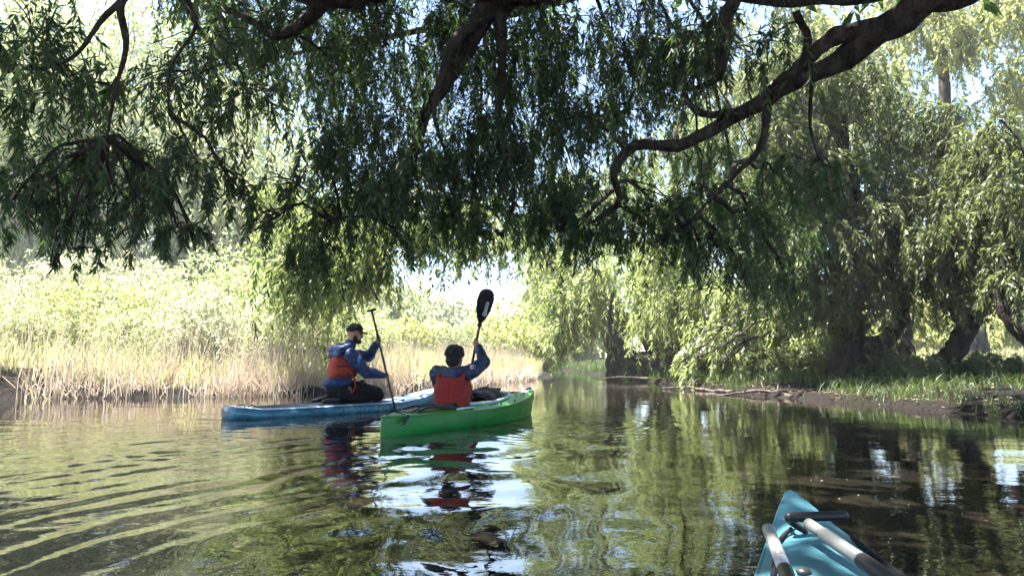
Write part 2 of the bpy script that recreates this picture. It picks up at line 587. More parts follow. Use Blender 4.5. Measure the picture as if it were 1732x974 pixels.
n2 = N(nt, "ShaderNodeTexNoise", Scale=14.0, Detail=2.0, Roughness=0.5)
nt.links.new(mp.outputs[0], n2.inputs["Vector"])
bp = N(nt, "ShaderNodeBump", Strength=0.035, Distance=0.02)
nt.links.new(n2.outputs["Fac"], bp.inputs["Height"]); nt.links.new(bp.outputs[0], b.inputs["Normal"])
nt.links.new(b.outputs[0], out.inputs[0])
water = link("water", mesh_np("water", V, F, True), m)
tag(water, kind="structure")


# ------------------------------------------------------------------ foliage generators
def leaf_quads(B, D, Nn, L, Wd):
    """one bent lanceolate leaf (kite quad) each: base B, direction D, face normal Nn"""
    S = unit(np.cross(D, Nn))
    n = unit(np.cross(S, D))
    L = L[:, None]; Wd = Wd[:, None]
    mid = B + D * L * 0.42 + n * L * 0.05
    V = np.stack([B, mid + S * Wd * 0.5, B + D * L - n * L * 0.06, mid - S * Wd * 0.5], 1).reshape(-1, 3)
    F = np.arange(len(B) * 4).reshape(-1, 4)
    return V, F


def strands(r, p0, d0, L, nleaf, ll, lw, droop=1.6, wig=0.25, S=5, spread=0.75, tw=0.0035):
    """hanging twigs with alternate leaves; returns (leaf V,F), (twig V,F)"""
    n = len(p0)
    P = np.zeros((n, S + 1, 3)); P[:, 0] = p0
    d = unit(d0)
    down = np.array([0, 0, -1.0])
    drift = r.normal(size=(n, 3)) * [wig, wig, 0.05]
    for k in range(S):
        t = (k + 1) / S
        dd = unit(d * (1 - t) ** 1.3 + down * droop * t + drift * 0.6 + r.normal(size=(n, 3)) * 0.12)
        P[:, k + 1] = P[:, k] + dd * (L / S)[:, None]
    # leaves
    tot = n * nleaf
    si = np.repeat(np.arange(n), nleaf)
    u = (r.random(tot) * 0.93 + 0.07) * S
    k = np.minimum(u.astype(int), S - 1)
    f = (u - k)[:, None]
    A, Bp = P[si, k], P[si, k + 1]
    base = A * (1 - f) + Bp * f
    td = unit(Bp - A)
    rnd = r.normal(size=(tot, 3))
    side = unit(rnd - td * np.sum(rnd * td, -1, keepdims=True))
    D = unit(td * 0.75 + side * spread + down * 0.35)
    Nn = unit(np.cross(D, r.normal(size=(tot, 3))) + np.array([0, 0, 0.35]))
    l = ll * r.uniform(0.6, 1.25, tot) 
    w = lw * r.uniform(0.7, 1.25, tot)
    LV = leaf_quads(base, D, Nn, l, w)
    # twigs: thin three-sided tubes
    P = P[:, [0, S // 2, S]]; S = 2
    T = unit(np.gradient(P, axis=1))
    a1 = unit(np.cross(T, [0.31, 0.95, 0.05]))
    a2 = np.cross(T, a1)
    rad = tw * np.linspace(1, 0.35, S + 1)[None, :, None]
    ring = np.stack([P + rad * (math.cos(q) * a1 + math.sin(q) * a2) for q in (0, 2.094, 4.189)], 2)   # n,S+1,3,3
    TV = ring.reshape(-1, 3)
    idx = np.arange(n * (S + 1) * 3).reshape(n, S + 1, 3)
    TF = np.concatenate([np.stack([idx[:, :-1, j], idx[:, :-1, (j + 1) % 3], idx[:, 1:, (j + 1) % 3], idx[:, 1:, j]], -1).reshape(-1, 4) for j in range(3)])
    return LV, (TV, TF)


def branch_curve(r, a, b, n=7, sag=0.12, wob=0.08):
    t = np.linspace(0, 1, n)[:, None]
    L = np.linalg.norm(b - a)
    P = a * (1 - t) + b * t
    P[:, 2] += (np.sin(t[:, 0] * np.pi) * sag * L)
    k = r.normal(size=(n, 3)) * wob * L / n * 2.0
    k[0] = 0; k[-1] = 0
    return P + np.cumsum(k, 0) * np.sin(t * np.pi)


def make_tree(name, label, cat, base, trunk, limbs, clusters, leafm, bark, seed, group=None, ll=0.10, lw=0.017, nleaf=34, tw=0.0035, droop=1.6, sub=7, trunk_sides=18, upper=()):
    """clusters: (centre, radii, strands, strand length)"""
    r = np.random.default_rng(seed)
    root = empty(name, base)
    root.rotation_euler = (0, 0, 0)
    tag(root, label, cat, group)
    o = np.asarray(base, float)
    nodes = []
    if trunk is not None:
        P, R = resample([p for p, _ in trunk], [q for _, q in trunk], 40)
        V, F = tube(P - o, R, trunk_sides, rough=0.36, seed=seed)
        mb = MB().add(V, F)
        mb.obj("trunk", bark, root)
        nodes.append(P[11:])
    for lb in limbs:
        n = max(16, len(lb) * 8)
        P, R = resample([p for p, _ in lb], [q for _, q in lb], n)
        wv = np.stack([np.cumsum(np.r_[0, np.linalg.norm(np.diff(P, axis=0), axis=1)]) * 3.2, np.full(n, seed * 1.7 + len(nodes) * 2.3)], -1)
        P = P + np.stack([perlin(wv), perlin(wv + 31), perlin(wv + 57)], -1) * (R * .35 + .010)[:, None] * np.minimum(np.arange(n) / 3, 1)[:, None]
        V, F = tube(P - o, R, 12, rough=0.34, seed=seed + len(nodes) * 3.1)
        MB().add(V, F).obj("limb", bark, root)
        nodes.append(P)
    nodes = np.concatenate(nodes)
    br = MB(); cr = MB(); tg = MB()
    for cl in clusters:
        c, rad, ns, sl = cl[:4]
        c = np.asarray(c, float); rad = np.asarray(rad, float) * np.ones(3)
        k = np.argmin(np.linalg.norm(nodes - c, axis=1) + 0.8 * np.maximum(nodes[:, 2] - c[2], 0) * 0)
        Lc = np.linalg.norm(nodes[k] - c)
        P = branch_curve(r, nodes[k], c, 8)
        r0 = min(0.009 + 0.009 * Lc, 0.032)
        br.add(*tube(P, np.linspace(r0, r0 * 0.5, 8), 6, caps=False))
        pts = []
        for s in range(sub):
            dv = r.normal(size=3); dv /= np.linalg.norm(dv)
            e = c + dv * rad * r.uniform(0.6, 1.0)
            st = P[r.integers(4, 8)]
            Q = branch_curve(r, st, e, 7, 0.1, 0.12)
            br.add(*tube(Q, np.linspace(r0 * 0.45, 0.004, 7), 5, caps=False))
            pts.append(Q[2:])
        pts = np.concatenate(pts)
        p0 = pts[r.integers(0, len(pts), ns)] + r.normal(size=(ns, 3)) * rad * 0.16
        d0 = r.normal(size=(ns, 3)) * [1, 1, 0.4] + (p0 - c) / rad * 0.6 + [0, 0, 0.15]
        L = sl * (0.3 + 1.2 * r.random(ns) ** 1.5)
        lv, tv = strands(r, p0, d0, L, nleaf, ll, lw, droop=droop, tw=tw)
        cr.add(*lv); tg.add(*tv)
    if len(upper):            # unseen crown of oversized leaves, added overhead to shade the scene below
        uc = MB()
        for (c, rad, ns) in upper:
            k = np.argmin(np.linalg.norm(nodes - c, axis=1))
            P = branch_curve(r, nodes[k], c, 8)
            br.add(*tube(P, np.linspace(.05, .015, 8), 6, caps=False))
            p0 = c + r.normal(size=(ns, 3)) * rad * .5
            lv, tv = strands(r, p0, r.normal(size=(ns, 3)) * [1, 1, .4], .7 * r.uniform(.5, 1.2, ns), 9, .33, .10, droop=1.3, tw=.006)
            uc.add(*lv); tg.add(*tv)
        V, F = uc.arrays()
        ob = link("crown", mesh_np("crown", V - o, F), leafm, root); ob["kind"] = "stuff"
    for mb_, nm, mt, sm in ((br, "branches", bark, True), (tg, "twigs", M['twig'], False), (cr, "crown", leafm, False)):
        V, F = mb_.arrays()
        ob = link(nm, mesh_np(nm, V - o, F, sm), mt, root)
        ob["kind"] = "stuff"
    return root


# ------------------------------------------------------------------ the willow that hangs over the river
def LB(*pts):
    return [(W(a, b, d) if not isinstance(a, tuple) else np.array(a, float), q) for (a, b, d, q) in pts]


def wp(x, y, z, q):
    return (np.array([x, y, z], float), q)


TB = np.array([8.3, 2.6, float(ground_z(np.array([[8.3, 2.6]]))[0]) - 0.15])
trunkA = [wp(*TB, 0.55), wp(8.3, 2.6, 0.7, 0.42), wp(8.1, 2.7, 1.7, 0.38), wp(7.7, 2.9, 2.7, 0.33), wp(7.3, 2.9, 3.7, 0.27), wp(7.0, 2.7, 4.9, 0.2), wp(6.8, 2.3, 6.3, 0.12), wp(6.7, 1.9, 7.4, 0.05)]
l1 = [wp(7.9, 2.8, 2.2, 0.24), wp(6.3, 3.5, 3.0, 0.19), wp(4.5, 4.1, 3.25, 0.165)] + LB((1580, -5, 4.6, 0.12), (1440, 85, 5.0, 0.088), (1330, 150, 5.4, 0.068), (1260, 190, 5.7, 0.06), (1150, 245, 5.85, 0.052), (1062, 256, 6.0, 0.045), (1038, 290, 6.05, 0.038), (1046, 340, 6.2, 0.028), (1010, 372, 6.4, 0.018), (950, 385, 6.6, 0.01))
l1b = LB((1500, 40, 4.85, 0.07), (1430, 55, 4.95, 0.065), (1350, 110, 5.2, 0.05), (1290, 165, 5.55, 0.04), (1180, 190, 5.7, 0.03), (1150, 145, 5.7, 0.02))
l2 = [wp(7.3, 2.9, 3.6, 0.2), wp(5.5, 3.6, 4.1, 0.17), wp(3.6, 4.3, 3.65, 0.14)] + LB((1430, -12, 4.7, 0.07), (1270, -8, 4.9, 0.065), (1080, -34, 5.1, 0.09), (900, -20, 5.2, 0.14), (835, 4, 5.25, 0.12), (805, 60, 5.35, 0.075), (765, 125, 5.5, 0.06), (722, 190, 5.7, 0.05), (702, 255, 5.9, 0.038), (690, 310, 6.0, 0.022), (650, 355, 6.1, 0.012), (560, 372, 6.2, 0.007))
l2b = LB((830, 20, 5.25, 0.06), (775, 60, 5.2, 0.045), (750, 120, 5.2, 0.03), (735, 190, 5.25, 0.02), (755, 260, 5.3, 0.01))
l2c = LB((845, 20, 5.25, 0.05), (850, 120, 5.5, 0.035), (840, 230, 5.8, 0.025), (870, 330, 6.1, 0.015), (850, 400, 6.3, 0.007))
l3 = LB((860, -12, 5.2, 0.12), (680, -40, 5.0, 0.12), (555, -4, 4.8, 0.11), (420, -40, 4.6, 0.06), (240, -30, 4.4, 0.04), (207, 5, 4.35, 0.026), (212, 80, 4.4, 0.019), (195, 150, 4.45, 0.013), (180, 230, 4.5, 0.007))
l3b = LB((240, -25, 4.4, 0.025), (170, 40, 4.3, 0.017), (120, 100, 4.25, 0.011), (20, 120, 4.2, 0.008))
l3c = LB((300, -30, 4.5, 0.022), (330, 40, 4.55, 0.014), (290, 110, 4.6, 0.010), (285, 190, 4.7, 0.007))
l3d = LB((555, -4, 4.8, 0.06), (470, 60, 5.2, 0.035), (380, 20, 5.3, 0.02), (400, 110, 5.4, 0.01))
l4 = LB((1240, 0, 4.9, 0.055), (1225, 70, 5.2, 0.05), (1215, 130, 5.5, 0.035), (1170, 150, 5.8, 0.02), (1100, 140, 6.0, 0.01))
l5 = LB((1300, 170, 5.55, 0.04), (1290, 235, 5.7, 0.03), (1240, 300, 5.9, 0.018), (1160, 380, 6.1, 0.008))
l6 = LB((1340, 145, 5.4, 0.035), (1365, 60, 5.2, 0.03), (1345, 20, 5.1, 0.03))
l7 = LB((1375, 120, 5.25, 0.02), (1370, 200, 5.4, 0.014), (1385, 270, 5.5, 0.006))
l8 = LB((1050, 265, 6.6, 0.03), (1090, 330, 6.7, 0.02), (1130, 260, 6.9, 0.014), (1100, 190, 7.0, 0.008))
# clusters: photo position and depth chosen, real radius in metres
cl = []
def CL(px, py, d, rx, rz, ns, sl, ry=None):
    cl.append((W(px, py, d), (rx, ry or rx, rz), int(ns * (.58 if px < 450 else .8)), sl))
# top left
CL(60, 60, 4.3, .55, .35, 46, .6); CL(40, 200, 4.4, .5, .3, 46, .55); CL(150, 150, 4.6, .5, .35, 46, .6)
CL(110, 290, 4.7, .5, .22, 60, .5); CL(20, 340, 4.5, .35, .2, 36, .4); CL(240, 270, 5.0, .5, .25, 56, .55)
CL(300, 150, 5.2, .5, .35, 50, .6); CL(350, 60, 5.0, .5, .35, 40, .6); CL(340, 290, 5.1, .4, .2, 46, .5)
CL(420, 180, 5.5, .45, .35, 40, .6); CL(400, 330, 5.3, .25, .12, 20, .35); CL(200, 370, 4.8, .45, .12, 26, .35)
CL(70, 375, 4.6, .3, .08, 14, .32); CL(90, 450, 4.6, .06, .03, 3, .26); CL(300, 385, 5.0, .3, .1, 14, .3)
# centre
CL(470, 60, 5.6, .55, .45, 42, .6); CL(570, 120, 5.6, .55, .45, 46, .6); CL(560, 260, 6.0, .5, .4, 54, .6)
CL(640, 50, 5.4, .5, .4, 46, .6); CL(670, 180, 5.8, .5, .45, 50, .6); CL(640, 320, 6.3, .55, .3, 60, .6)
CL(560, 370, 6.4, .4, .15, 46, .7); CL(510, 410, 6.2, .22, .12, 22, .45)
CL(720, 360, 6.9, .5, .2, 46, .4); CL(760, 60, 5.6, .5, .4, 52, .6); CL(790, 210, 6.0, .5, .45, 70, .6)
CL(780, 310, 6.5, .55, .3, 70, .6); CL(860, 130, 5.9, .5, .45, 66, .6); CL(880, 260, 6.3, .5, .4, 80, .6)
CL(880, 350, 6.8, .5, .25, 60, .5); CL(940, 60, 5.7, .5, .4, 60, .6); CL(970, 180, 6.2, .5, .4, 66, .6)
CL(960, 300, 6.8, .5, .3, 66, .6); CL(1040, 90, 5.9, .5, .4, 56, .6); CL(1060, 200, 6.6, .5, .35, 42, .6)
CL(700, 290, 6.1, .5, .4, 60, .6); CL(820, 20, 6.2, .6, .4, 50, .6); CL(900, 20, 6.6, .6, .4, 50, .6)
CL(1000, 390, 7.2, .5, .15, 60, .5); CL(1090, 370, 7.2, .5, .25, 60, .55); CL(1130, 50, 5.6, .45, .4, 50, .6)
CL(1180, 120, 5.9, .4, .35, 36, .55); CL(1200, 40, 5.4, .4, .35, 36, .55); CL(1180, 330, 7.0, .45, .25, 44, .55)
CL(1260, 370, 7.2, .45, .25, 50, .6); CL(1250, 440, 7.4, .3, .12, 40, .55); CL(1150, 410, 7.4, .4, .15, 46, .5)
CL(1310, 300, 6.4, .35, .25, 26, .5); CL(1400, 330, 7.0, .4, .3, 34, .55); CL(1300, 70, 5.3, .3, .25, 14, .4)
CL(790, 390, 7.2, .4, .1, 26, .35)
CL(520, 440, 6.6, .2, .08, 26, .7); CL(470, 300, 5.9, .2, .12, 16, .5); CL(690, 420, 7.0, .2, .06, 14, .45); CL(1330, 470, 7.6, .25, .1, 30, .6); CL(1200, 450, 7.6, .25, .1, 30, .6)
CL(250, 400, 4.9, .15, .05, 8, .35); CL(140, 420, 4.7, .1, .05, 6, .3); CL(330, 420, 5.1, .1, .05, 6, .3); CL(430, 390, 5.4, .12, .05, 8, .35)
# the same crown above and behind the frame (it shades the boats)
for (x, y, z, n_) in ((-3.6, 4.6, 4.6, 60), (-2.6, 6.2, 5.3, 70), (-3.4, 7.6, 5.2, 70), (-4.6, 6.0, 5.0, 60), (-1.6, 4.6, 4.9, 60), (-1.2, 6.6, 5.6, 70), (-2.2, 8.4, 5.6, 70),
                      (-.2, 5.0, 5.2, 60), (.4, 6.6, 5.6, 70), (1.6, 5.6, 5.3, 60), (-.6, 3.2, 4.6, 60), (-1.8, 2.6, 4.5, 60), (.8, 3.4, 4.8, 60), (2.4, 3.6, 4.9, 60), (-1.2, 8.2, 5.9, 60),
                      (-.2, 1.2, 4.2, 50), (1.4, 1.8, 4.6, 50), (-1.2, .8, 4.2, 50), (3.6, 2.0, 5, 50), (.4, -.6, 4.4, 40), (4.6, 4.2, 5.2, 50), (3.4, 5.6, 5.4, 50), (-3.2, 5.6, 6.2, 60), (-2.0, 5.4, 6.6, 60), (-2.6, 7.4, 6.8, 60), (-.8, 5.6, 6.4, 60), (5.6, 1.5, 6, 50), (6.6, 3.6, 6.4, 50), (7.8, 1.6, 6.6, 50), (5.4, -0.5, 5.6, 40)):
    cl.append((np.array([x, y, z]), (.85, .85, .4), n_, .6))
# deeper part of the crown, beyond the near strands
for (px, py, d, rx, rz, n_) in ((430, 20, 9, .9, .5, 60), (540, 60, 9.5, .9, .5, 70), (640, 110, 10, .9, .5, 70), (740, 60, 9.5, .9, .5, 80), (720, 190, 10, .9, .5, 80), (600, 210, 9.5, .8, .5, 70), (830, 150, 9.5, .9, .5, 80), (850, 270, 10, .9, .4, 80),
                             (930, 90, 9.5, .9, .5, 80), (960, 220, 10, .9, .5, 80), (1040, 150, 9.5, .9, .5, 70), (1080, 40, 9, .9, .5, 70), (1050, 290, 10, .9, .4, 70), (1150, 100, 10, .9, .5, 60), (1180, 250, 9.5, .8, .4, 60), (1240, 330, 9, .7, .35, 60), (1300, 400, 9, .5, .25, 46),
                             (700, 300, 10, .9, .35, 70), (590, 310, 9.5, .7, .3, 56), (1120, 380, 9.5, .7, .25, 50), (940, 340, 10, .8, .3, 60), (800, 350, 9.5, .7, .25, 46), (480, -60, 9.5, 1, .5, 60), (600, -60, 10, 1, .5, 60), (760, -70, 10, 1, .5, 60), (900, -60, 10, 1, .5, 60),
                             (330, -40, 8.5, .9, .5, 60), (380, 90, 9, .7, .4, 40), (530, -180, 11, 1.1, .5, 60), (680, -180, 11, 1.1, .5, 60), (380, -180, 10, 1.1, .5, 60), (1060, -90, 10, 1, .5, 50), (1230, -40, 9, .9, .5, 40), (860, -190, 11, 1.1, .5, 50), (450, 20, 11.5, 1, .5, 60), (560, -30, 12, 1, .6, 60), (360, 0, 11, 1, .5, 50), (470, 120, 10.6, .7, .4, 60), (520, 150, 11, .7, .4, 60), (560, 130, 9.2, .7, .4, 60), (600, 60, 9.4, .7, .4, 60)):
    cl.append((W(px, py, d), (rx, rx, rz), n_, .75))
l11 = [wp(6.9, 2.6, 5.2, .16), wp(5.5, 5.0, 5.9, .13), wp(3.4, 7.6, 6.2, .1), wp(1.2, 9.2, 5.9, .08), wp(-1.0, 9.9, 5.7, .055), wp(-3.0, 10.4, 5.6, .035), wp(-4.6, 10.8, 5.4, .015)]
l9 = [wp(7.0, 2.7, 4.7, 0.14), wp(4.6, 3.0, 5.2, 0.11), wp(2.2, 3.6, 5.1, 0.085), wp(0, 4.4, 5.1, 0.07), wp(-1.8, 5.4, 5.3, 0.05), wp(-3.2, 6.4, 5.4, 0.03), wp(-4.2, 6.8, 5.3, 0.015)]
l10 = [wp(6.8, 2.5, 5.4, 0.1), wp(4.4, 1.6, 5.2, 0.07), wp(2, 1.2, 4.9, 0.05), wp(0, .8, 4.6, 0.03)]
ru = np.random.default_rng(3)
SHADE_UP = []  # out-of-frame clusters added to block sun and skylight above the boats
for gx in np.arange(-7.2, 7.5, 1.5):
    for gy in np.arange(-6, 10.2, 1.5):
        x, y = gx + ru.uniform(-.4, .4), gy + ru.uniform(-.4, .4)
        if x < -5.5 and y > 9.5: continue
        if -1.9 < x < -0.9 and -.2 < y < 1.4: continue
        SHADE_UP.append((np.array([x, y, max(6.2, .60 * y + 1.6) + ru.uniform(0, 1.2)]), np.array([1.15, 1.15, .55]), 84))
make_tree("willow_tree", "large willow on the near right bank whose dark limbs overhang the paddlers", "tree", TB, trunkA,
          [l1, l1b, l2, l2b, l2c, l3, l3b, l3c, l3d, l4, l5, l6, l7, l9, l10, l11], cl, M['leaf_near'], M['bark'], 21, ll=0.094, lw=0.0155, nleaf=41, sub=7, upper=SHADE_UP)


# ------------------------------------------------------------------ trees of the right bank
def gpt(px, d, sink=0.12):
    x = (px - 866) / FPX * d
    return np.array([x, d, float(ground_z(np.array([[x, d]]))[0]) - sink])


def up(P, R, *steps):
    """trunk list from base point with (dx,dy,z,r) steps relative to base x,y"""
    out = [(P, R)]
    for dx, dy, z, q in steps:
        out.append((np.array([P[0] + dx, P[1] + dy, z]), q))
    return out


def CC(lst, px, py, d, rx, rz, ns, sl):
    lst.append((W(px, py, d), (rx, rx, rz), ns, sl))


RG = "willows along the right bank"
# far willow at the bend
b0 = gpt(1040, 24); cs = []
for a in ((960, 430, 22, 1.1, .7, 70, 1.9), (940, 500, 21, .7, .5, 60, 1.6), (1010, 400, 24, 1.3, .8, 70, 1.8), (1050, 330, 25, 1.4, .9, 70, 1.6), (980, 480, 24, 1.1, .6, 70, 1.7),
          (1060, 450, 22, 1.2, .6, 70, 1.7), (1000, 540, 22, .8, .4, 50, 1.2), (1090, 500, 23, 1, .5, 60, 1.4), (960, 555, 22.5, .6, .3, 36, .9), (1010, 300, 26, 1.3, .9, 60, 1.5), (930, 420, 24, .9, .6, 80, 1.6), (900, 380, 24.5, .9, .6, 60, 1.6), (960, 330, 25, 1.2, .8, 80, 1.6), (1000, 470, 21, .9, .5, 80, 1.6), (1060, 530, 21, .6, .3, 50, 1.0), (950, 580, 21.5, .4, .2, 30, .7)):
    CC(cs, *a)
make_tree("willow_tree", "pale green weeping willow at the river bend beyond the green kayak's bow", "tree", b0,
          up(b0, .38, (0, 0, .9, .3), (-.2, 0, 2.0, .26), (-.3, .1, 3.4, .2), (-.1, .2, 5.2, .12), (0, .3, 6.6, .05)),
          [up(b0 + [0, 0, 1.0], .16, (-.6, -.3, 1.9, .13), (-1.2, -.8, 2.7, .09), (-1.7, -1.2, 3.2, .04)), up(b0 + [0, 0, .8], .14, (.5, -.1, 1.6, .12), (1.0, -.5, 2.6, .08), (1.3, -.8, 3.4, .04)),
           up(b0 + [.1, -.1, .3], .12, (.5, -.4, .75, .09), (1.3, -.6, .9, .07), (1.9, -.7, 1.3, .03))],
          cs, M['leaf_right'], M['bark'], 31, RG, ll=.21, lw=.04, nleaf=34, tw=.006)
# big bright willow dipping into the water
b0 = gpt(1125, 20); cs = []
for a in ((1110, 480, 18.5, 1.0, .5, 80, 1.7), (1170, 430, 18, 1.1, .6, 80, 1.8), (1080, 420, 20, 1.1, .7, 70, 1.7), (1150, 350, 20, 1.3, .8, 80, 1.8), (1230, 350, 19, 1.2, .8, 70, 1.7),
          (1190, 560, 15.6, .55, .25, 60, .9), (1240, 540, 15.8, .7, .3, 80, 1.0), (1300, 550, 15.4, .6, .3, 70, .9), (1170, 600, 15.6, .25, .15, 26, .5), (1340, 520, 15.5, .6, .4, 56, 1.0),
          (1220, 470, 17, .9, .5, 80, 1.4), (1290, 440, 17, .9, .5, 70, 1.5), (1130, 260, 21, 1.4, .9, 70, 1.6), (1230, 250, 21, 1.4, .9, 60, 1.6), (1070, 300, 22, 1.2, .8, 60, 1.5), (1330, 400, 17, .9, .6, 60, 1.4), (1120, 400, 17.5, .8, .5, 60, 1.5), (1180, 200, 22, 1.4, .9, 50, 1.6), (1152, 612, 14.4, .04, .03, 3, .75), (1177, 606, 14.2, .04, .03, 3, .95), (1216, 620, 14.4, .05, .03, 2, .6), (1300, 300, 20, 1.2, .8, 50, 1.6), (1150, 500, 17, .8, .4, 80, 1.3), (1260, 500, 15.8, .7, .3, 80, 1.1), (1350, 470, 15.6, .6, .35, 70, 1.1), (1380, 560, 14.6, .4, .2, 40, .7), (1100, 540, 18.5, .5, .3, 50, 1.0)):
    CC(cs, *a)
make_tree("willow_tree", "bright weeping willow with a dark trunk, its low boughs dipping to the water", "tree", b0,
          up(b0, .5, (0, 0, .8, .4), (.1, 0, 1.8, .34), (.2, -.2, 3.2, .28), (.3, -.3, 5.2, .2), (.4, -.2, 7.4, .08)),
          [up(b0 + [.1, 0, .9], .2, (.9, -1.2, 1.7, .16), (1.8, -2.6, 2.1, .1), (2.2, -3.8, 2.0, .05), (2.6, -4.4, 1.6, .02)), up(b0 + [0, 0, .6], .18, (-.6, -.3, 1.1, .14), (-.9, -.6, 2.2, .1), (-.7, -1, 3.4, .05)),
           up(b0 + [.2, 0, 1.6], .18, (1.2, .2, 2.6, .14), (2.2, .3, 4.0, .08), (2.8, .2, 5.2, .03)), up(b0 + [-.4, 0, .3], .16, (-.9, .2, 1.1, .12), (-1.2, .3, 1.8, .08), (-1.1, .2, 2.6, .04))],
          cs, M['leaf_right'], M['bark'], 32, RG, ll=.17, lw=.032, nleaf=38, tw=.005)
# willow of the left bank whose sunlit strands hang into the middle
b0 = gpt(545, 15.2); cs = []
for a in ((500, 400, 13, .7, .35, 87, 1.0), (545, 440, 12.6, .6, .3, 87, 1.0), (600, 410, 12.4, .8, .3, 101, .9), (660, 400, 12, .8, .3, 87, .9), (720, 400, 11.8, .7, .25, 72, .8), (640, 450, 12, .6, .2, 66, .7),
          (790, 420, 12, .6, .2, 43, .7), (480, 470, 13, .5, .3, 66, .9), (540, 500, 13.4, .5, .25, 58, .7), (560, 340, 13.5, .8, .4, 72, .9), (470, 330, 14, .6, .35, 37, .8), (690, 340, 12.5, .8, .4, 72, .8), (870, 400, 12.5, .7, .25, 52, .7), (500, 500, 12.6, .35, .2, 40, .8), (760, 370, 12.2, .7, .25, 60, .8), (830, 350, 12.6, .7, .25, 50, .8), (600, 470, 12.4, .5, .2, 40, .7)):
    CC(cs, *a)
make_tree("willow_tree", "sunlit willow on the left bank whose strands hang above both paddlers", "tree", b0,
          up(b0, .2, (.05, -.1, 1.4, .16), (.2, -.5, 2.6, .13), (.6, -1.2, 3.6, .1), (1.2, -1.8, 4.1, .06)),
          [up(b0 + [.25, -.6, 2.6], .09, (1.4, -2.2, 3.4, .07), (2.6, -2.9, 3.5, .045), (3.8, -3.0, 3.2, .02)), up(b0 + [.1, -.2, 1.8], .07, (-.4, -1.0, 3.0, .05), (-.8, -1.4, 3.8, .02))],
          cs, M['leaf_right'], M['bark'], 39, None, ll=.13, lw=.026, nleaf=36, tw=.004)
# thick upright trunk
b0 = gpt(1432, 13.2); cs = []
for a in ((1380, 330, 13, .9, .5, 105, 1.2), (1450, 280, 13, 1.0, .6, 105, 1.2), (1520, 330, 12.8, .9, .5, 105, 1.2), (1420, 420, 12.6, .6, .3, 96, 1.0), (1340, 420, 13.2, .6, .4, 80, 1.1), (1470, 430, 12.4, .5, .3, 70, .9),
          (1330, 250, 14, 1.0, .6, 96, 1.2), (1420, 180, 14, 1.1, .6, 96, 1.2), (1380, 470, 12.8, .35, .2, 48, .8), (1540, 430, 13, .5, .3, 73, .8), (1290, 330, 14, .8, .5, 80, 1.2), (1360, 130, 15, 1.1, .7, 80, 1.2), (1440, 520, 12.6, .25, .15, 28, .7), (1500, 240, 14.5, 1, .6, 80, 1.2), (1300, 430, 13, .6, .3, 60, 1.1), (1270, 490, 13.2, .4, .2, 30, .8), (1400, 240, 12.5, .8, .5, 70, 1.2), (1340, 180, 13, .9, .5, 60, 1.2), (1560, 200, 13, .9, .5, 70, 1.2), (1470, 360, 12.2, .7, .3, 70, 1.0), (1200, 260, 14, .9, .5, 80, 1.2), (1260, 200, 13.5, .9, .5, 90, 1.2), (1320, 240, 12.5, .9, .5, 90, 1.2), (1230, 330, 13, .8, .4, 80, 1.1), (1300, 140, 13, 1, .5, 90, 1.2), (1400, 90, 13, 1, .5, 90, 1.2), (1480, 130, 13, 1, .5, 90, 1.2), (1380, 380, 11.8, .6, .3, 70, 1.0), (1405, 510, 12.2, .3, .15, 26, .7), (1440, 470, 12.0, .4, .2, 40, .9), (1350, 530, 12.6, .3, .15, 26, .6), (1480, 500, 12.0, .3, .15, 24, .6), (1340, 30, 14, 1, .5, 70, 1.2)):
    CC(cs, *a)
make_tree("willow_tree", "thick upright willow trunk with a bent limb on the grassy right bank", "tree", b0,
          up(b0, .40, (0, 0, .8, .31), (0, 0, 1.6, .28), (.05, 0, 2.6, .26), (.1, .1, 3.9, .2), (.2, .2, 5.6, .1)),
          [[(W(1462, 596, 13.1), .17), (W(1500, 572, 12.9), .16), (W(1522, 545, 12.8), .15), (W(1524, 500, 12.7), .13), (W(1512, 460, 12.6), .11), (W(1516, 410, 12.6), .08), (W(1500, 330, 12.6), .04)],
           [(W(1518, 520, 12.8), .07), (W(1490, 512, 13.2), .055), (W(1455, 526, 13.6), .03)],
           [(W(1440, 480, 13.2), .12), (W(1380, 420, 13.4), .09), (W(1340, 340, 13.6), .05)],
           [(W(1440, 400, 13.2), .1), (W(1450, 330, 13.2), .08), (W(1400, 220, 13.8), .04)]],
          cs, M['leaf_dark'], M['bark'], 33, RG, ll=.145, lw=.029, nleaf=34, tw=.005)
# leaning trunk
b0 = gpt(1568, 12.4); cs = []
for a in ((1640, 400, 12, .8, .4, 105, .9), (1700, 360, 11.6, .8, .5, 105, .9), (1600, 330, 12.5, .9, .5, 96, 1.0), (1680, 260, 12, 1.0, .5, 105, 1.0), (1590, 250, 13, .9, .5, 89, 1.0), (1560, 400, 12.2, .5, .3, 80, .8), (1730, 440, 11.6, .5, .3, 70, .7), (1750, 300, 11, .8, .5, 80, .9), (1800, 400, 11, .8, .5, 64, .9), (1620, 450, 12.4, .4, .2, 64, .6), (1680, 460, 12.2, .4, .2, 64, .6), (1640, 320, 11.5, .8, .4, 80, 1.0), (1720, 230, 11.5, .9, .5, 80, 1.0), (1580, 460, 12, .5, .2, 60, .7), (1620, 180, 12.5, .9, .5, 70, 1.0), (1600, 400, 11.4, .6, .3, 70, .9), (1700, 420, 11, .6, .3, 60, .8), (1620, 500, 11.6, .3, .15, 24, .5), (1700, 510, 11, .3, .15, 24, .5)):
    CC(cs, *a)
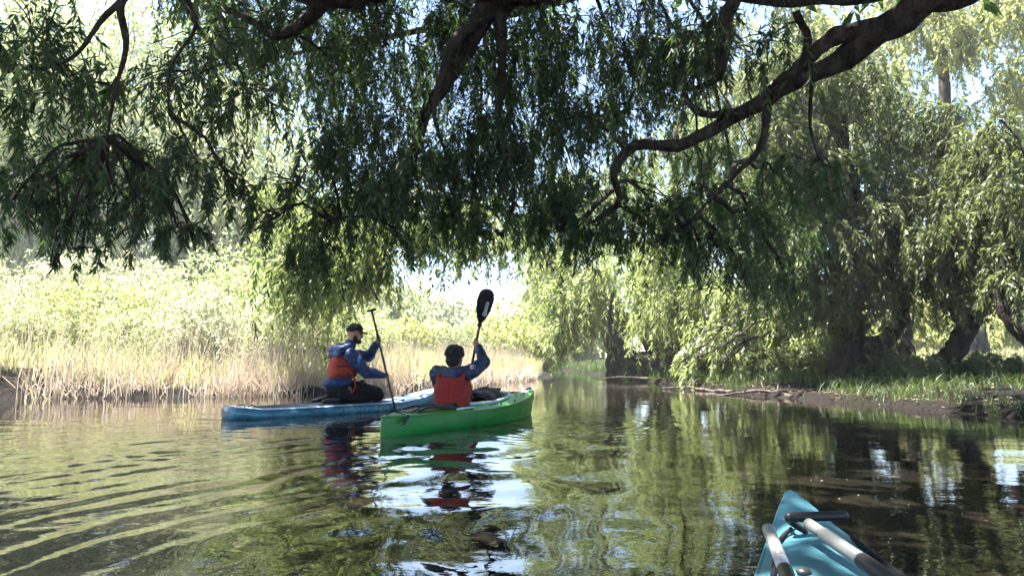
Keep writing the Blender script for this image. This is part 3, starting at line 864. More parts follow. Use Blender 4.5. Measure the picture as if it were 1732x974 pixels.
make_tree("willow_tree", "willow with a trunk leaning to the right above the leaf-strewn bank", "tree", b0,
          [(b0, .26), (W(1580, 632, 12.4), .2), (W(1612, 598, 12.3), .17), (W(1632, 560, 12.2), .16), (W(1650, 530, 12.1), .15), (W(1668, 500, 12.0), .13), (W(1690, 440, 12), .1), (W(1700, 340, 12), .05)],
          [[(W(1655, 520, 12.1), .08), (W(1628, 548, 12.3), .05), (W(1600, 500, 12.6), .035), (W(1590, 420, 12.8), .02)], [(W(1672, 490, 12), .09), (W(1730, 480, 11.7), .07), (W(1780, 430, 11.4), .03)], [(W(1690, 420, 12), .06), (W(1640, 360, 12.2), .04), (W(1600, 300, 12.6), .02)]],
          cs, M['leaf_dark'], M['bark'], 34, RG, ll=.135, lw=.029, nleaf=33, tw=.005)
# forked small trunk behind
b0 = gpt(1540, 15.5); cs = []
for a in ((1500, 560, 16, .7, .3, 40, .6), (1560, 520, 16, .7, .4, 46, .7), (1480, 480, 16.5, .8, .4, 50, .8), (1580, 450, 16.5, .9, .4, 50, .8), (1500, 400, 17, 1, .5, 46, .8), (1620, 540, 16.5, .6, .3, 36, .5)):
    CC(cs, *a)
make_tree("willow_tree", "slender forked tree standing behind the leaning willow trunk", "tree", b0,
          [(b0, .24), (W(1536, 610, 15.5), .2), (W(1526, 575, 15.5), .18), (W(1532, 540, 15.6), .16), (W(1530, 480, 15.8), .1), (W(1520, 400, 16), .05)],
          [[(W(1535, 600, 15.5), .1), (W(1490, 592, 15.7), .07), (W(1470, 580, 15.9), .05), (W(1450, 540, 16), .02)]],
          cs, M['leaf_yellow'], M['bark'], 35, RG, ll=.16, lw=.04, nleaf=30, tw=.005, droop=.9)
b0 = gpt(1790, 10.4); cs = []
for a in ((1760, 380, 10.4, .7, .4, 50, .8), (1720, 470, 10.2, .3, .2, 26, .5), (1700, 300, 10.4, .6, .35, 40, .8), (1790, 250, 10.5, .8, .5, 50, .9), (1690, 200, 10.5, .5, .3, 30, .8)):
    CC(cs, *a)
make_tree("willow_tree", "dark trunk and branch cut off by the right edge of the picture", "tree", b0,
          [(b0, .2), (W(1770, 610, 10.4), .15), (W(1745, 575, 10.4), .13), (W(1710, 545, 10.5), .1), (W(1690, 500, 10.6), .07), (W(1700, 430, 10.6), .04)],
          [[(W(1755, 585, 10.4), .08), (W(1780, 500, 10.4), .06), (W(1770, 400, 10.4), .03)]],
          cs, M['leaf_dark'], M['bark'], 36, RG, ll=.12, lw=.024, nleaf=38, tw=.004)
# taller sunlit trees behind the right bank
b0 = gpt(1640, 21); cs = []
for a in ((1500, 160, 20, 1.6, 1, 94, 1.2), (1600, 90, 20, 1.7, 1, 108, 1.2), (1700, 150, 20, 1.6, 1, 108, 1.2), (1560, 260, 21, 1.5, .8, 81, 1.1), (1680, 280, 21, 1.5, .8, 81, 1.1), (1500, 40, 21, 1.6, 1, 94, 1.2), (1560, 350, 21, 1.5, .8, 80, 1.1), (1700, 380, 21, 1.5, .8, 80, 1.1), (1450, 220, 21, 1.5, .8, 80, 1.1), (1700, 40, 19, 1.5, .9, 90, 1.2), (1600, 10, 19, 1.5, .9, 90, 1.2), (1760, 120, 19, 1.5, .9, 80, 1.2), (1500, -30, 20, 1.5, .9, 80, 1.2), (1730, -60, 19, 1.5, .9, 70, 1.2), (1640, -20, 21, 1.7, 1, 94, 1.2), (1760, 30, 20, 1.7, 1, 94, 1.2), (1430, 100, 22, 1.6, 1, 81, 1.2), (1780, 220, 20, 1.5, 1, 67, 1.2)):
    CC(cs, *a)
make_tree("willow_tree", "tall sunlit yellow-green tree filling the upper right corner", "tree", b0,
          up(b0, .45, (0, 0, 2, .38), (-.2, 0, 5, .3), (-.3, 0, 8, .2), (-.2, 0, 12, .08)),
          [up(b0 + [-.2, 0, 4], .2, (-1.4, -.4, 6.2, .14), (-2.4, -.8, 9, .05)), up(b0 + [-.2, 0, 5], .2, (1.2, -.5, 7.4, .14), (2.2, -.8, 9.8, .05))],
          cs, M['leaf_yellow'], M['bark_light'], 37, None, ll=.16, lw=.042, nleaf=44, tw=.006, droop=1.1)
b0 = gpt(1330, 27); cs = []
for a in ((1260, 120, 26, 2, 1.2, 94, 1.6), (1380, 60, 26, 2, 1.2, 94, 1.6), (1180, 60, 27, 2, 1.2, 81, 1.6), (1320, 230, 26, 2, 1.2, 81, 1.6), (1400, 330, 27, 1.8, 1.2, 62, 1.6), (1180, 170, 27, 1.8, 1.2, 67, 1.6), (1280, 330, 27, 1.6, 1.0, 54, 1.6)):
    CC(cs, *a)
make_tree("willow_tree", "tall sunlit tree rising behind the sweeping dark limb", "tree", b0,
          up(b0, .5, (0, 0, 2, .42), (-.2, 0, 6, .32), (-.3, 0, 9, .2), (-.4, 0, 14, .08)), [up(b0 + [-.1, 0, 4], .2, (1.2, -.4, 7, .14), (2, -.8, 11, .05))],
          cs, M['leaf_yellow'], M['bark_light'], 38, None, ll=.24, lw=.06, nleaf=34, tw=.007, droop=1.3)


# ------------------------------------------------------------------ shrubs, far trees
def make_shrub(name, label, cat, base, rad, height, nst, nleaf, leafm, seed, group=None, ll=.1, lw=.025, droop=.5, stem=.02, stems=12, low=.15):
    r = np.random.default_rng(seed)
    base = np.asarray(base, float)
    root = empty(name, base)
    tag(root, label, cat, group)
    st = MB(); pts = []; dr = []
    for s in range(stems):
        a = r.uniform(0, 2 * np.pi); q = math.sqrt(r.random())
        lean = np.array([math.cos(a) * rad * q, math.sin(a) * rad * q, height * (0.95 - 0.45 * q * q) * r.uniform(.75, 1.08)])
        s0 = np.array([math.cos(a), math.sin(a), 0]) * rad * .25 * q + [0, 0, -.05]
        P = branch_curve(r, s0, lean, 8, .05, .1)
        st.add(*tube(P, np.linspace(stem, stem * .25, 8), 5, caps=False))
        t = np.linspace(0, 1, 8)
        ok = t > low
        pts.append(P[ok]); dr.append(np.gradient(P, axis=0)[ok])
    pts = np.concatenate(pts); dr = unit(np.concatenate(dr))
    i = r.integers(0, len(pts), nst)
    p0 = pts[i] + r.normal(size=(nst, 3)) * [rad * .13, rad * .13, height * .06]
    p0[:, 2] = np.maximum(p0[:, 2], .03)
    d0 = dr[i] * .7 + r.normal(size=(nst, 3)) * .7 + (p0 * [1 / rad, 1 / rad, 0]) * .6
    L = height * .28 * r.uniform(.5, 1.2, nst)
    lv, tv = strands(r, p0, d0, L, nleaf, ll, lw, droop=droop, tw=stem * .2, S=4, spread=.8)
    st.obj("stems", M['bark_light'], root)
    o = link("foliage", mesh_np("foliage", lv[0], [lv[1]]), leafm, root); o["kind"] = "stuff"
    return root


SG = "bushes on the sunny left bank"
shr = [
    (40, 14.2, 1.3, 1.75, 'leaf_pale', "low yellow-green bush at the far left edge above the cut bank"),
    (150, 15.5, 1.4, 2.0, 'leaf_yellow', "yellow-green bush second from the left edge, behind pale reeds"),
    (265, 15.0, 1.3, 1.9, 'leaf_pale', "pale leafy bush between the yellow bushes and the silver willow bushes"),
    (350, 14.6, 1.2, 1.95, 'leaf_silver', "silvery willow bush left of the larger one behind the board's tail"),
    (430, 14.4, 1.3, 2.1, 'leaf_silver', "large silvery willow bush behind the tail of the blue board"),
    (510, 15.0, 1.2, 2.0, 'leaf_pale', "pale green bush behind the kneeling paddler's back"),
    (585, 17.0, 1.3, 1.9, 'leaf_pale', "green bush straight behind the kneeling paddler's cap"),
    (100, 18.5, 1.8, 2.9, 'leaf_silver', "tall grey-green bush high on the left slope near the edge"),
    (230, 19.5, 1.9, 2.9, 'leaf_silver', "tall grey-green bush on the slope above the yellow bushes"),
    (370, 19.5, 1.9, 3.0, 'leaf_pale', "tall pale bush on the slope behind the silvery bushes"),
    (480, 20.5, 1.8, 3.2, 'leaf_pale', "tall pale bush on the slope below the hanging willow strands"),
    (660, 25, 1.5, 1.7, 'leaf_yellow', "yellow-green bush beyond the meadow between the two paddlers"),
    (745, 27, 1.8, 1.9, 'leaf_pale', "pale bush far behind the kayaker's head"),
    (850, 29, 1.8, 2.1, 'leaf_yellow', "yellowish bush far behind the raised paddle blade"),
    (905, 31, 1.6, 2.3, 'leaf_yellow', "yellowish bush at the river bend above the green bow"),
]
for k, (px, d, rd, h, lm, lab) in enumerate(shr):
    g = gpt(px, d, .05)
    sc_ = d / 14.5
    make_shrub("bush", lab, "bush", g, rd, h, int(640 + 190 * rd), 15, M[lm], 100 + k, SG, ll=.096 * sc_, lw=.027 * sc_, stems=26)

BG_ = "sunlit trees in the background"
far_t = [
    (120, 30, 4.0, 13, 'leaf_pale', "tall pale tree behind the dark leaves at the far left"),
    (290, 33, 4.0, 15.5, 'leaf_pale', "tallest silvery tree rising behind the left slope"),
    (400, 31, 3.4, 14.0, 'leaf_pale', "tall pale tree right of the silvery one, beside the open sky"),
    (0, 27, 3.6, 12, 'leaf_pale', "grey-green tree at the left edge behind the slope"),
    (520, 36, 3.0, 7.5, 'leaf_pale', "mid-height pale tree where the slope meets the sky"),
    (620, 48, 3.8, 7.2, 'leaf_pale', "round pale tree in the distance left of the kayaker"),
    (720, 55, 4.0, 6.6, 'leaf_silver', "low distant tree behind the kayaker"),
    (800, 58, 3.8, 6.2, 'leaf_pale', "low distant tree directly behind the raised paddle"),
    (950, 46, 3.6, 7.2, 'leaf_yellow', "distant yellow-green tree behind the willow at the bend"),
    (1330, 40, 3.2, 4.6, 'leaf_pale', "small far tree seen under the bright willow's boughs"),
    (1560, 34, 3.4, 4.2, 'leaf_yellow', "sunlit far bushy tree glimpsed between the right bank's trunks"),
    (1690, 30, 2.8, 3.2, 'leaf_yellow', "sunlit far bushy tree at the right edge beyond the field"),
    (1440, 44, 3.4, 4.6, 'leaf_pale', "pale far tree glimpsed beside the thick upright trunk"),
]
for k, (px, d, rd, h, lm, lab) in enumerate(far_t):
    g = gpt(px, d, .1)
    make_shrub("tree", lab, "tree", g, rd, h, int((1100 if k < 5 else 700) + 90 * rd), 14, M[lm], 200 + k, BG_, ll=.30 * d / 32, lw=.11 * d / 32, stems=34, stem=.07, low=.12, droop=.7)

# dark undergrowth on the right bank
UG = "undergrowth on the right bank"
und = [(1190, 17.5, .6, .7, "low dark bush at the water's edge under the bright willow"), (1280, 15.0, .6, .8, "dark bush between the bright willow and the upright trunk"), (1345, 14.6, .7, 1.0, "rounded dark bush left of the upright trunk"),
       (1395, 14.0, .6, .8, "small bush touching the left of the upright trunk"), (1490, 13.0, .55, .75, "leafy bush at the right of the upright trunk's foot"), (1545, 12.0, .5, .55, "low bush at the foot of the leaning trunk"),
       (1625, 12.6, .6, .6, "low bush behind the leaning trunk on the bank"), (1690, 11.6, .5, .5, "low leafy bush near the right edge of the bank"), (1090, 21.0, .7, .8, "small bush between the two farthest right-bank trunks")]
for k, (px, d, rd, h, lab) in enumerate(und):
    make_shrub("bush", lab, "bush", gpt(px, d, .04), rd, h, 300, 14, M['leaf_dark'], 300 + k, UG, ll=.10 * d / 13, lw=.03 * d / 13, stems=14, stem=.012)


# ------------------------------------------------------------------ grass and reeds
def blades(r, B, H, Wd, lean, bend=.5):
    n = len(B)
    a = r.uniform(0, 2 * np.pi, n)
    S = np.stack([np.cos(a), np.sin(a), np.zeros(n)], -1) * Wd[:, None]
    ln = r.normal(size=(n, 3)) * lean; ln[:, 2] = 0
    H = H[:, None]
    upv = np.array([0, 0, 1.0])
    m1 = B + upv * H * .5 + ln * H * .35
    tip = B + upv * H * (1 - .25 * np.linalg.norm(ln, axis=1, keepdims=True)) + ln * H * (.7 + bend)
    V = np.stack([B - S, B + S, m1 + S * .8, m1 - S * .8, tip], 1).reshape(-1, 3)
    k = np.arange(n)[:, None] * 5
    return V, [k + np.array([[0, 1, 2, 3]]), k + np.array([[3, 2, 4]])]


def scatter(r, n, side, dmin, dmax, box, dens=None, pw=1.0):
    out = []
    tot = 0
    while tot < n:
        P = np.stack([r.uniform(box[0], box[1], n * 3), r.uniform(box[2], box[3], n * 3)], -1)
        P = P[np.abs(P[:, 0] / P[:, 1]) < .86]
        d = sdist(P, side)
        ok = (d > dmin) & (d < dmax)
        P = P[ok]
        if dens is not None:
            P = P[r.random(len(P)) < dens(P)]
        out.append(P); tot += len(P)
    P = np.concatenate(out)[:n]
    z = ground_z(P)
    return np.concatenate([P, z[:, None]], -1)


r = np.random.default_rng(77)
def clump(P): return np.clip(.42 + 1.3 * perlin(P * 1.1 + 3), .04, 1) * np.where(P[:, 0] < -6.6, .4, 1)
B = scatter(r, 6500, LEFT, -.25, 1.6, (-11, .8, 9, 24), clump)
B[:, 2] = np.maximum(B[:, 2], -.12) - .03
tall = np.clip(.75 + .9 * perlin(B[:, :2] * .6 + 8), .3, 1.5) * np.where(B[:, 0] > -3.5, .62, 1)
V, F = blades(r, B, r.uniform(.45, 1.15, len(B)) * tall, r.uniform(.004, .0085, len(B)), .16)
o = link("reeds", mesh_np("reeds", V, F), M['dry']); tag(o, "pale dry reeds standing along the left waterline", "reeds", kind="stuff")
B = scatter(r, 3200, LEFT, .1, 2.6, (-11, .8, 9, 24), clump)
V, F = blades(r, B, r.uniform(.8, 1.75, len(B)) * np.where(B[:, 0] > -3.5, .7, 1), r.uniform(.0035, .006, len(B)), .14)
o = link("tall_reeds", mesh_np("tall_reeds", V, F), M['dry']); tag(o, "thin tall straw-coloured stalks rising above the reeds on the left bank", "reeds", kind="stuff")
B = scatter(r, 8000, LEFT, -.1, 1.4, (-11, .8, 9, 24), clump)
V, F = blades(r, B, r.uniform(.12, .45, len(B)), r.uniform(.004, .010, len(B)), .75)
o = link("dead_grass", mesh_np("dead_grass", V, F), M['dry']); tag(o, "flattened dead grass at the foot of the reeds", "grass", kind="stuff")
B = scatter(r, 27000, LEFT, .35, 9, (-13, 3, 9, 32))
V, F = blades(r, B, r.uniform(.25, .75, len(B)), r.uniform(.007, .014, len(B)), .3)
o = link("meadow_grass", mesh_np("meadow_grass", V, F), M['grass_y']); tag(o, "sunny yellow-green meadow grass on the left bank", "grass", kind="stuff")
B = scatter(r, 12000, LEFT, 8, 40, (-36, 3, 18, 62))
V, F = blades(r, B, r.uniform(.4, 1.1, len(B)), r.uniform(.02, .045, len(B)), .4)
o = link("hill_grass", mesh_np("hill_grass", V, F), M['grass_y']); tag(o, "pale long grass covering the slope behind the bushes", "grass", kind="stuff")
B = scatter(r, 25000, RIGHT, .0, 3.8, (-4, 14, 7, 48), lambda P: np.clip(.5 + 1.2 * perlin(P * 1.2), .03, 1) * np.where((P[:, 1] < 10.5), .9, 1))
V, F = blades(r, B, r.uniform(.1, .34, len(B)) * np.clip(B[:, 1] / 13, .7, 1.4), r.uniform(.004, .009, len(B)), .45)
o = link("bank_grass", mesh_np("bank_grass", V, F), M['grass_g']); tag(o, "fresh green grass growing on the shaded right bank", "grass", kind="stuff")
B = scatter(r, 9000, RIGHT, 4, 16, (4, 34, 10, 40))
V, F = blades(r, B, r.uniform(.2, .6, len(B)), r.uniform(.01, .02, len(B)), .4)
o = link("field_grass", mesh_np("field_grass", V, F), M['grass_y']); tag(o, "bright dry field grass behind the right bank's trunks", "grass", kind="stuff")
# fallen leaves on the right bank and bits drifting on the water
P = scatter(r, 4000, RIGHT, .03, 2.6, (2, 12, 5, 22), lambda P: np.clip(.5 + perlin(P * 1.5), .05, 1))
D = unit(np.concatenate([r.normal(size=(len(P), 2)), r.normal(size=(len(P), 1)) * .15], -1))
V, F = leaf_quads(P + [0, 0, .012], D, unit(r.normal(size=(len(P), 3)) * .35 + [0, 0, 1]), r.uniform(.04, .09, len(P)), r.uniform(.012, .03, len(P)))
o = link("leaf_litter", mesh_np("leaf_litter", V, F), M['litter']); tag(o, "dry leaf litter scattered over the right bank", "leaf litter", kind="stuff")
n = 2600
P = np.stack([r.uniform(-4, 6, n), r.uniform(1.6, 24, n)], -1)
keep = (sdist(P, RIGHT) < -.05) & (sdist(P, LEFT) < -.2) & (r.random(n) < np.where(P[:, 0] > .18 * P[:, 1], .8, .12) + .8 * np.exp(-((P[:, 1] - 17) / 3) ** 2) * (P[:, 0] > 1))
P = P[keep]
P = np.concatenate([P, water_z(P)[:, None] + .003], -1)
D = unit(np.concatenate([r.normal(size=(len(P), 2)), np.zeros((len(P), 1))], -1))
V, F = leaf_quads(P, D, np.tile([0, 0, 1.0], (len(P), 1)), r.uniform(.012, .045, len(P)), r.uniform(.004, .012, len(P)))
o = link("floating_leaves", mesh_np("floating_leaves", V, F), M['litter']); tag(o, "tiny leaves and bits drifting on the dark water", "leaves", kind="stuff")

# dead branches lying half in the water along the right bank
for k, (pts, lab) in enumerate((
        (((1240, 668, 13.4), (1200, 662, 13.9), (1160, 655, 14.6), (1120, 660, 15.0)), "bare dead branch lying along the waterline below the bright willow"),
        (((1340, 678, 11.6), (1300, 662, 12.4), (1250, 664, 12.6), (1215, 672, 12.3)), "crooked dead branch half in the water left of the upright trunk"),
        (((1100, 642, 19.4), (1060, 637, 19.6), (1010, 641, 19.8)), "thin sunken branch in the water near the river bend"))):
    P = np.array([W(*p) for p in pts]); P[:, 2] = np.maximum(P[:, 2], .02) 
    Q, R_ = resample(P, np.linspace(.045, .012, len(P)), 18)
    Q[:, 2] += .03 * perlin(np.stack([np.arange(18) * .5, np.full(18, k * 3.3)], -1))
    root = empty("fallen_branch", Q[0]); tag(root, lab, "branch", "dead branches at the right waterline")
    MB().add(*tube(Q - Q[0], R_, 8, rough=.3, seed=k * 5.0)).obj("main_stem", M['bark_light'], root)
    rr = np.random.default_rng(k)
    for j in (5, 8, 11, 14):
        e = Q[j] + rr.normal(size=3) * [.25, .2, .12] + [0, 0, .12]
        MB().add(*tube(branch_curve(rr, Q[j], e, 6) - Q[0], np.linspace(R_[j] * .6, .004, 6), 6)).obj("side_twig", M['bark_light'], root)


# ------------------------------------------------------------------ materials of boats and people
M['board_rail'] = pbr("board_rail_teal", (0.030, 0.155, 0.24), 0.28, 0.5, 0.35, 5.0, coat=.2)
M['board_deck'] = pbr("board_deck_pale", (0.42, 0.58, 0.72), 0.35, 0.5, 0.10, 4.0)
M['pad'] = pbr("deck_pad_foam", (0.035, 0.045, 0.07), 0.8, 0.3, 0.25, 30.0, .4, 220.0)
M['navy'] = pbr("navy_stripe", (0.012, 0.03, 0.16), 0.35, 0.5, 0.1)
M['letter'] = pbr("board_lettering", (0.20, 0.38, 0.44), 0.5, 0.4, 0.3, 20.0)
M['black'] = pbr("black_plastic", (0.012, 0.012, 0.014), 0.45, 0.4, 0.3, 10.0)
M['cord'] = pbr("black_cord", (0.015, 0.014, 0.016), 0.8, 0.3, 0.3, 80.0)
M['wet_black'] = pbr("wet_black_fabric", (0.006, 0.006, 0.008), 0.4, 0.03, 0.4, 9.0, .5, 16.0)
M['green_hull'] = pbr("green_hull_plastic", (0.010, 0.185, 0.028), 0.33, 0.5, 0.22, 3.5, .05, 45.0)
M['green_deck'] = pbr("green_deck_plastic", (0.085, 0.26, 0.028), 0.36, 0.5, 0.16, 5.0, .05, 45.0)
M['rim'] = pbr("pale_blue_rim", (0.36, 0.50, 0.56), 0.4, 0.5, 0.1)
M['tan'] = pbr("tan_deck_panel", (0.20, 0.17, 0.13), 0.6, 0.4, 0.3, 12.0)
M['sky_kayak'] = pbr("light_blue_plastic", (0.078, 0.235, 0.295), 0.42, 0.5, 0.16, 7.0, .06, 90.0)
M['alu'] = pbr("grey_tube", (0.27, 0.275, 0.26), 0.4, 0.5, 0.16, 20.0)
M['tube_dark'] = pbr("dark_tube", (0.05, 0.045, 0.047), 0.4, 0.5, 0.3, 20.0, metal=.2)
M['tube_white'] = pbr("white_band", (0.5, 0.48, 0.5), 0.5, 0.4, 0.06)
M['wood'] = pbr("brown_shaft", (0.10, 0.055, 0.032), 0.35, 0.5, 0.3, 20.0)
M['carbon'] = pbr("dark_shaft", (0.02, 0.018, 0.017), 0.35, 0.5, 0.3, 20.0)
M['sticker'] = pbr("grey_white_sticker", (0.55, 0.54, 0.56), 0.4, 0.5, 0.08)
M['print'] = pbr("dark_print", (0.03, 0.03, 0.035), 0.5, 0.3, 0.1)
M['skin'] = pbr("skin", (0.40, 0.21, 0.14), 0.5, 0.4, 0.10, 14.0)
M['skin2'] = pbr("skin_tan", (0.30, 0.155, 0.105), 0.5, 0.4, 0.10, 14.0)
M['hair'] = pbr("dark_hair", (0.012, 0.009, 0.008), 0.55, 0.4, 0.5, 90.0, .8, 160.0)
M['beard'] = pbr("beard", (0.03, 0.02, 0.015), 0.7, 0.3, 0.5, 90.0, .8, 160.0)
M['cap'] = pbr("black_cap_cloth", (0.012, 0.012, 0.013), 0.8, 0.3, 0.3, 40.0, .3, 200.0)
M['jacket'] = pbr("blue_shell_jacket", (0.010, 0.031, 0.11), 0.5, 0.35, 0.25, 7.0, .25, 40.0)
M['jacket2'] = pbr("slate_blue_jacket", (0.016, 0.029, 0.075), 0.55, 0.4, 0.25, 7.0, .25, 40.0)
M['vest'] = pbr("orange_red_vest", (0.33, 0.034, 0.014), 0.7, 0.3, 0.14, 9.0, .25, 130.0)
M['vest2'] = pbr("red_vest", (0.25, 0.017, 0.013), 0.7, 0.3, 0.14, 9.0, .25, 130.0)
M['strap'] = pbr("black_webbing", (0.014, 0.013, 0.014), 0.8, 0.3, 0.2, 60.0)
M['redstrap'] = pbr("red_webbing", (0.30, 0.02, 0.02), 0.8, 0.3, 0.2, 60.0)
M['trousers'] = pbr("black_neoprene", (0.010, 0.009, 0.011), 0.75, 0.12, 0.3, 12.0, .2, 30.0)
M['metal'] = pbr("grey_metal_ring", (0.4, 0.4, 0.42), 0.35, 0.5, 0.1, metal=.8)
M['logo'] = pbr("pale_blue_print", (0.12, 0.24, 0.55), 0.5, 0.4, 0.1)


def text_mesh(body, size):
    cu = bpy.data.curves.new("txt", 'FONT')
    cu.body = body; cu.size = size; cu.align_x = 'CENTER'; cu.align_y = 'CENTER'; cu.extrude = 0.0004
    o = bpy.data.objects.new("txt", cu); C.objects.link(o)
    dg = bpy.context.evaluated_depsgraph_get()
    me = bpy.data.meshes.new_from_object(o.evaluated_get(dg), depsgraph=dg)
    bpy.data.objects.remove(o)
    me.materials.clear()
    return me


# ------------------------------------------------------------------ stand-up paddle board
BL = 3.22
bw = np.array([[0, .12], [.012, .175], [.04, .215], [.1, .265], [.22, .335], [.4, .375], [.55, .38], [.7, .35], [.82, .28], [.91, .185], [.96, .115], [.985, .06], [1, .012]])
def b_w(s): return np.interp(s, bw[:, 0], bw[:, 1])
def b_bot(s): return -.045 + .035 * sstep(.12, 0, s) + .20 * np.clip((s - .62) / .38, 0, 1) ** 2
def b_th(s): return .15 - .03 * sstep(.9, 1, s)
board = empty("paddle_board", (B_TAIL[0], B_TAIL[1], 0), BH)
tag(board, "blue inflatable paddle board carrying the kneeling paddler", "paddle board")
ss = np.concatenate([np.linspace(0, .06, 9), np.linspace(.08, .9, 44), np.linspace(.91, 1, 14)])
a = np.linspace(0, 2 * np.pi, 40, endpoint=False)
cx = np.sign(np.cos(a)) * np.abs(np.cos(a)) ** .5
cy = np.sign(np.sin(a)) * np.abs(np.sin(a)) ** .62
rings = []
for s in ss:
    w, t, z0 = b_w(s), b_th(s), b_bot(s)
    hw = np.maximum(w - .075, 0)
    # flat deck with round rails
    yy = np.where(cx >= 0, hw, -hw) * np.minimum(np.abs(cx) * 1.4, 1) + np.cos(a) * np.minimum(.075, w)
    zz = z0 + t / 2 + np.sin(a) * t / 2
    rings.append(np.stack([np.full(40, s * BL), yy, zz], -1))
V, F = loft(rings)
MB().add(V, F).obj("hull", M['board_rail'], board)
def b_top(s, y):
    w = b_w(s); e = np.clip((np.abs(y) - (w - .075)) / .075, 0, 1)
    return b_bot(s) + b_th(s) / 2 + b_th(s) / 2 * np.sqrt(np.clip(1 - e * e, 0, 1))
def deck_patch(name, s0, s1, f, mat, lift, n=50, m=15, par=board):
    S = np.linspace(s0, s1, n)
    R = []
    for s in S:
        y = np.linspace(-1, 1, m) * f(s)
        R.append(np.stack([np.full(m, s * BL), y, b_top(s, y) + lift], -1))
    top = np.array(R)
    V, F = loft(top, cap=False, closed=False)
    return MB().add(V, F).obj(name, mat, par)
deck_patch("deck", .012, .985, lambda s: max(b_w(s) - .032, .004), M['board_deck'], .003)
pad = deck_patch("deck_pad", .10, .66, lambda s: max(b_w(s) - .085 - .06 * sstep(.60, .66, s), .02), M['pad'], .008)
for sg in (-1, 1):
    S = np.linspace(.01, .985, 70)
    y = sg * np.maximum(b_w(S) - .028, .003)
    P = np.stack([S * BL, y, np.array([b_top(s, q) for s, q in zip(S, y)]) + .002], -1)
    MB().add(*tube(P, .006, 6)).obj("stripe", M['navy'], board)
# bungee cord at the bow, carry handle, valve, fin
def bcord(pts, rad=.004):
    P = []
    for (s, y, h) in pts:
        P.append([s * BL, y, float(b_top(s, y)) + h])
    P, _ = resample(P, np.ones(len(P)), 24)
    return tube(P, rad, 6)
bc = MB()
bc.add(*bcord([(.70, -.24, .008), (.75, -.05, .02), (.80, .2, .008)])); bc.add(*bcord([(.70, .24, .008), (.75, .05, .02), (.80, -.2, .008)])); bc.add(*bcord([(.80, -.2, .008), (.87, 0, .035), (.80, .2, .008)])); bc.add(*bcord([(.70, -.24, .008), (.70, 0, .02), (.70, .24, .008)]))
bc.obj("bungee_cord", M['cord'], board)
for s, y in ((.70, -.24), (.70, .24), (.80, -.2), (.80, .2)):
    MB().add(*ellipsoid((s * BL, y, float(b_top(s, y)) + .008), (.022, .022, .014), nu=10, nv=6)).obj("cord_anchor", M['black'], board)
MB().add(*bcord([(.055, -.09, .006), (.06, 0, .03), (.055, .09, .006)], .007)).obj("tail_cord", M['cord'], board)
MB().add(*bcord([(.08, 0, .006), (.095, .02, .03), (.115, .0, .006)], .006)).obj("leash_plug", M['cord'], board)
MB().add(*bcord([(.44, 0, .012), (.475, 0, .04), (.51, 0, .012)], .011)).obj("carry_handle", M['black'], board)
finP = np.array([[0, .30, -.03], [0, .42, -.03], [0, .26, -.2], [0, .20, -.2]])
fr = [np.stack([finP[:, 1], np.full(4, yy), finP[:, 2]], -1) for yy in (-.006, .006)]
MB().add(*loft(fr)).obj("fin", M['black'], board, smooth=False)
# lettering on the rail that faces us
for k, ch in enumerate("HYDRO FORCE"):
    if ch == " ":
        continue
    me = text_mesh(ch, .115)
    co = np.zeros(len(me.vertices) * 3, np.float32); me.vertices.foreach_get("co", co); co = co.reshape(-1, 3)
    sx = .515 + (co[:, 0] + (k - 5) * .088) / BL
    th = -.08 + np.clip(co[:, 1] / .075, -1, 1) * .85
    wv = b_w(sx)
    yv = -(wv - .075 + .0772 * np.cos(th))
    zv = b_bot(sx) + b_th(sx) / 2 + np.sin(th) * (b_th(sx) / 2 + .002) + .012
    me.vertices.foreach_set("co", np.stack([sx * BL, yv - .0015 - co[:, 2], zv], -1).astype(np.float32).ravel())
    me.update()
    link("letter", me, M['letter'], board)


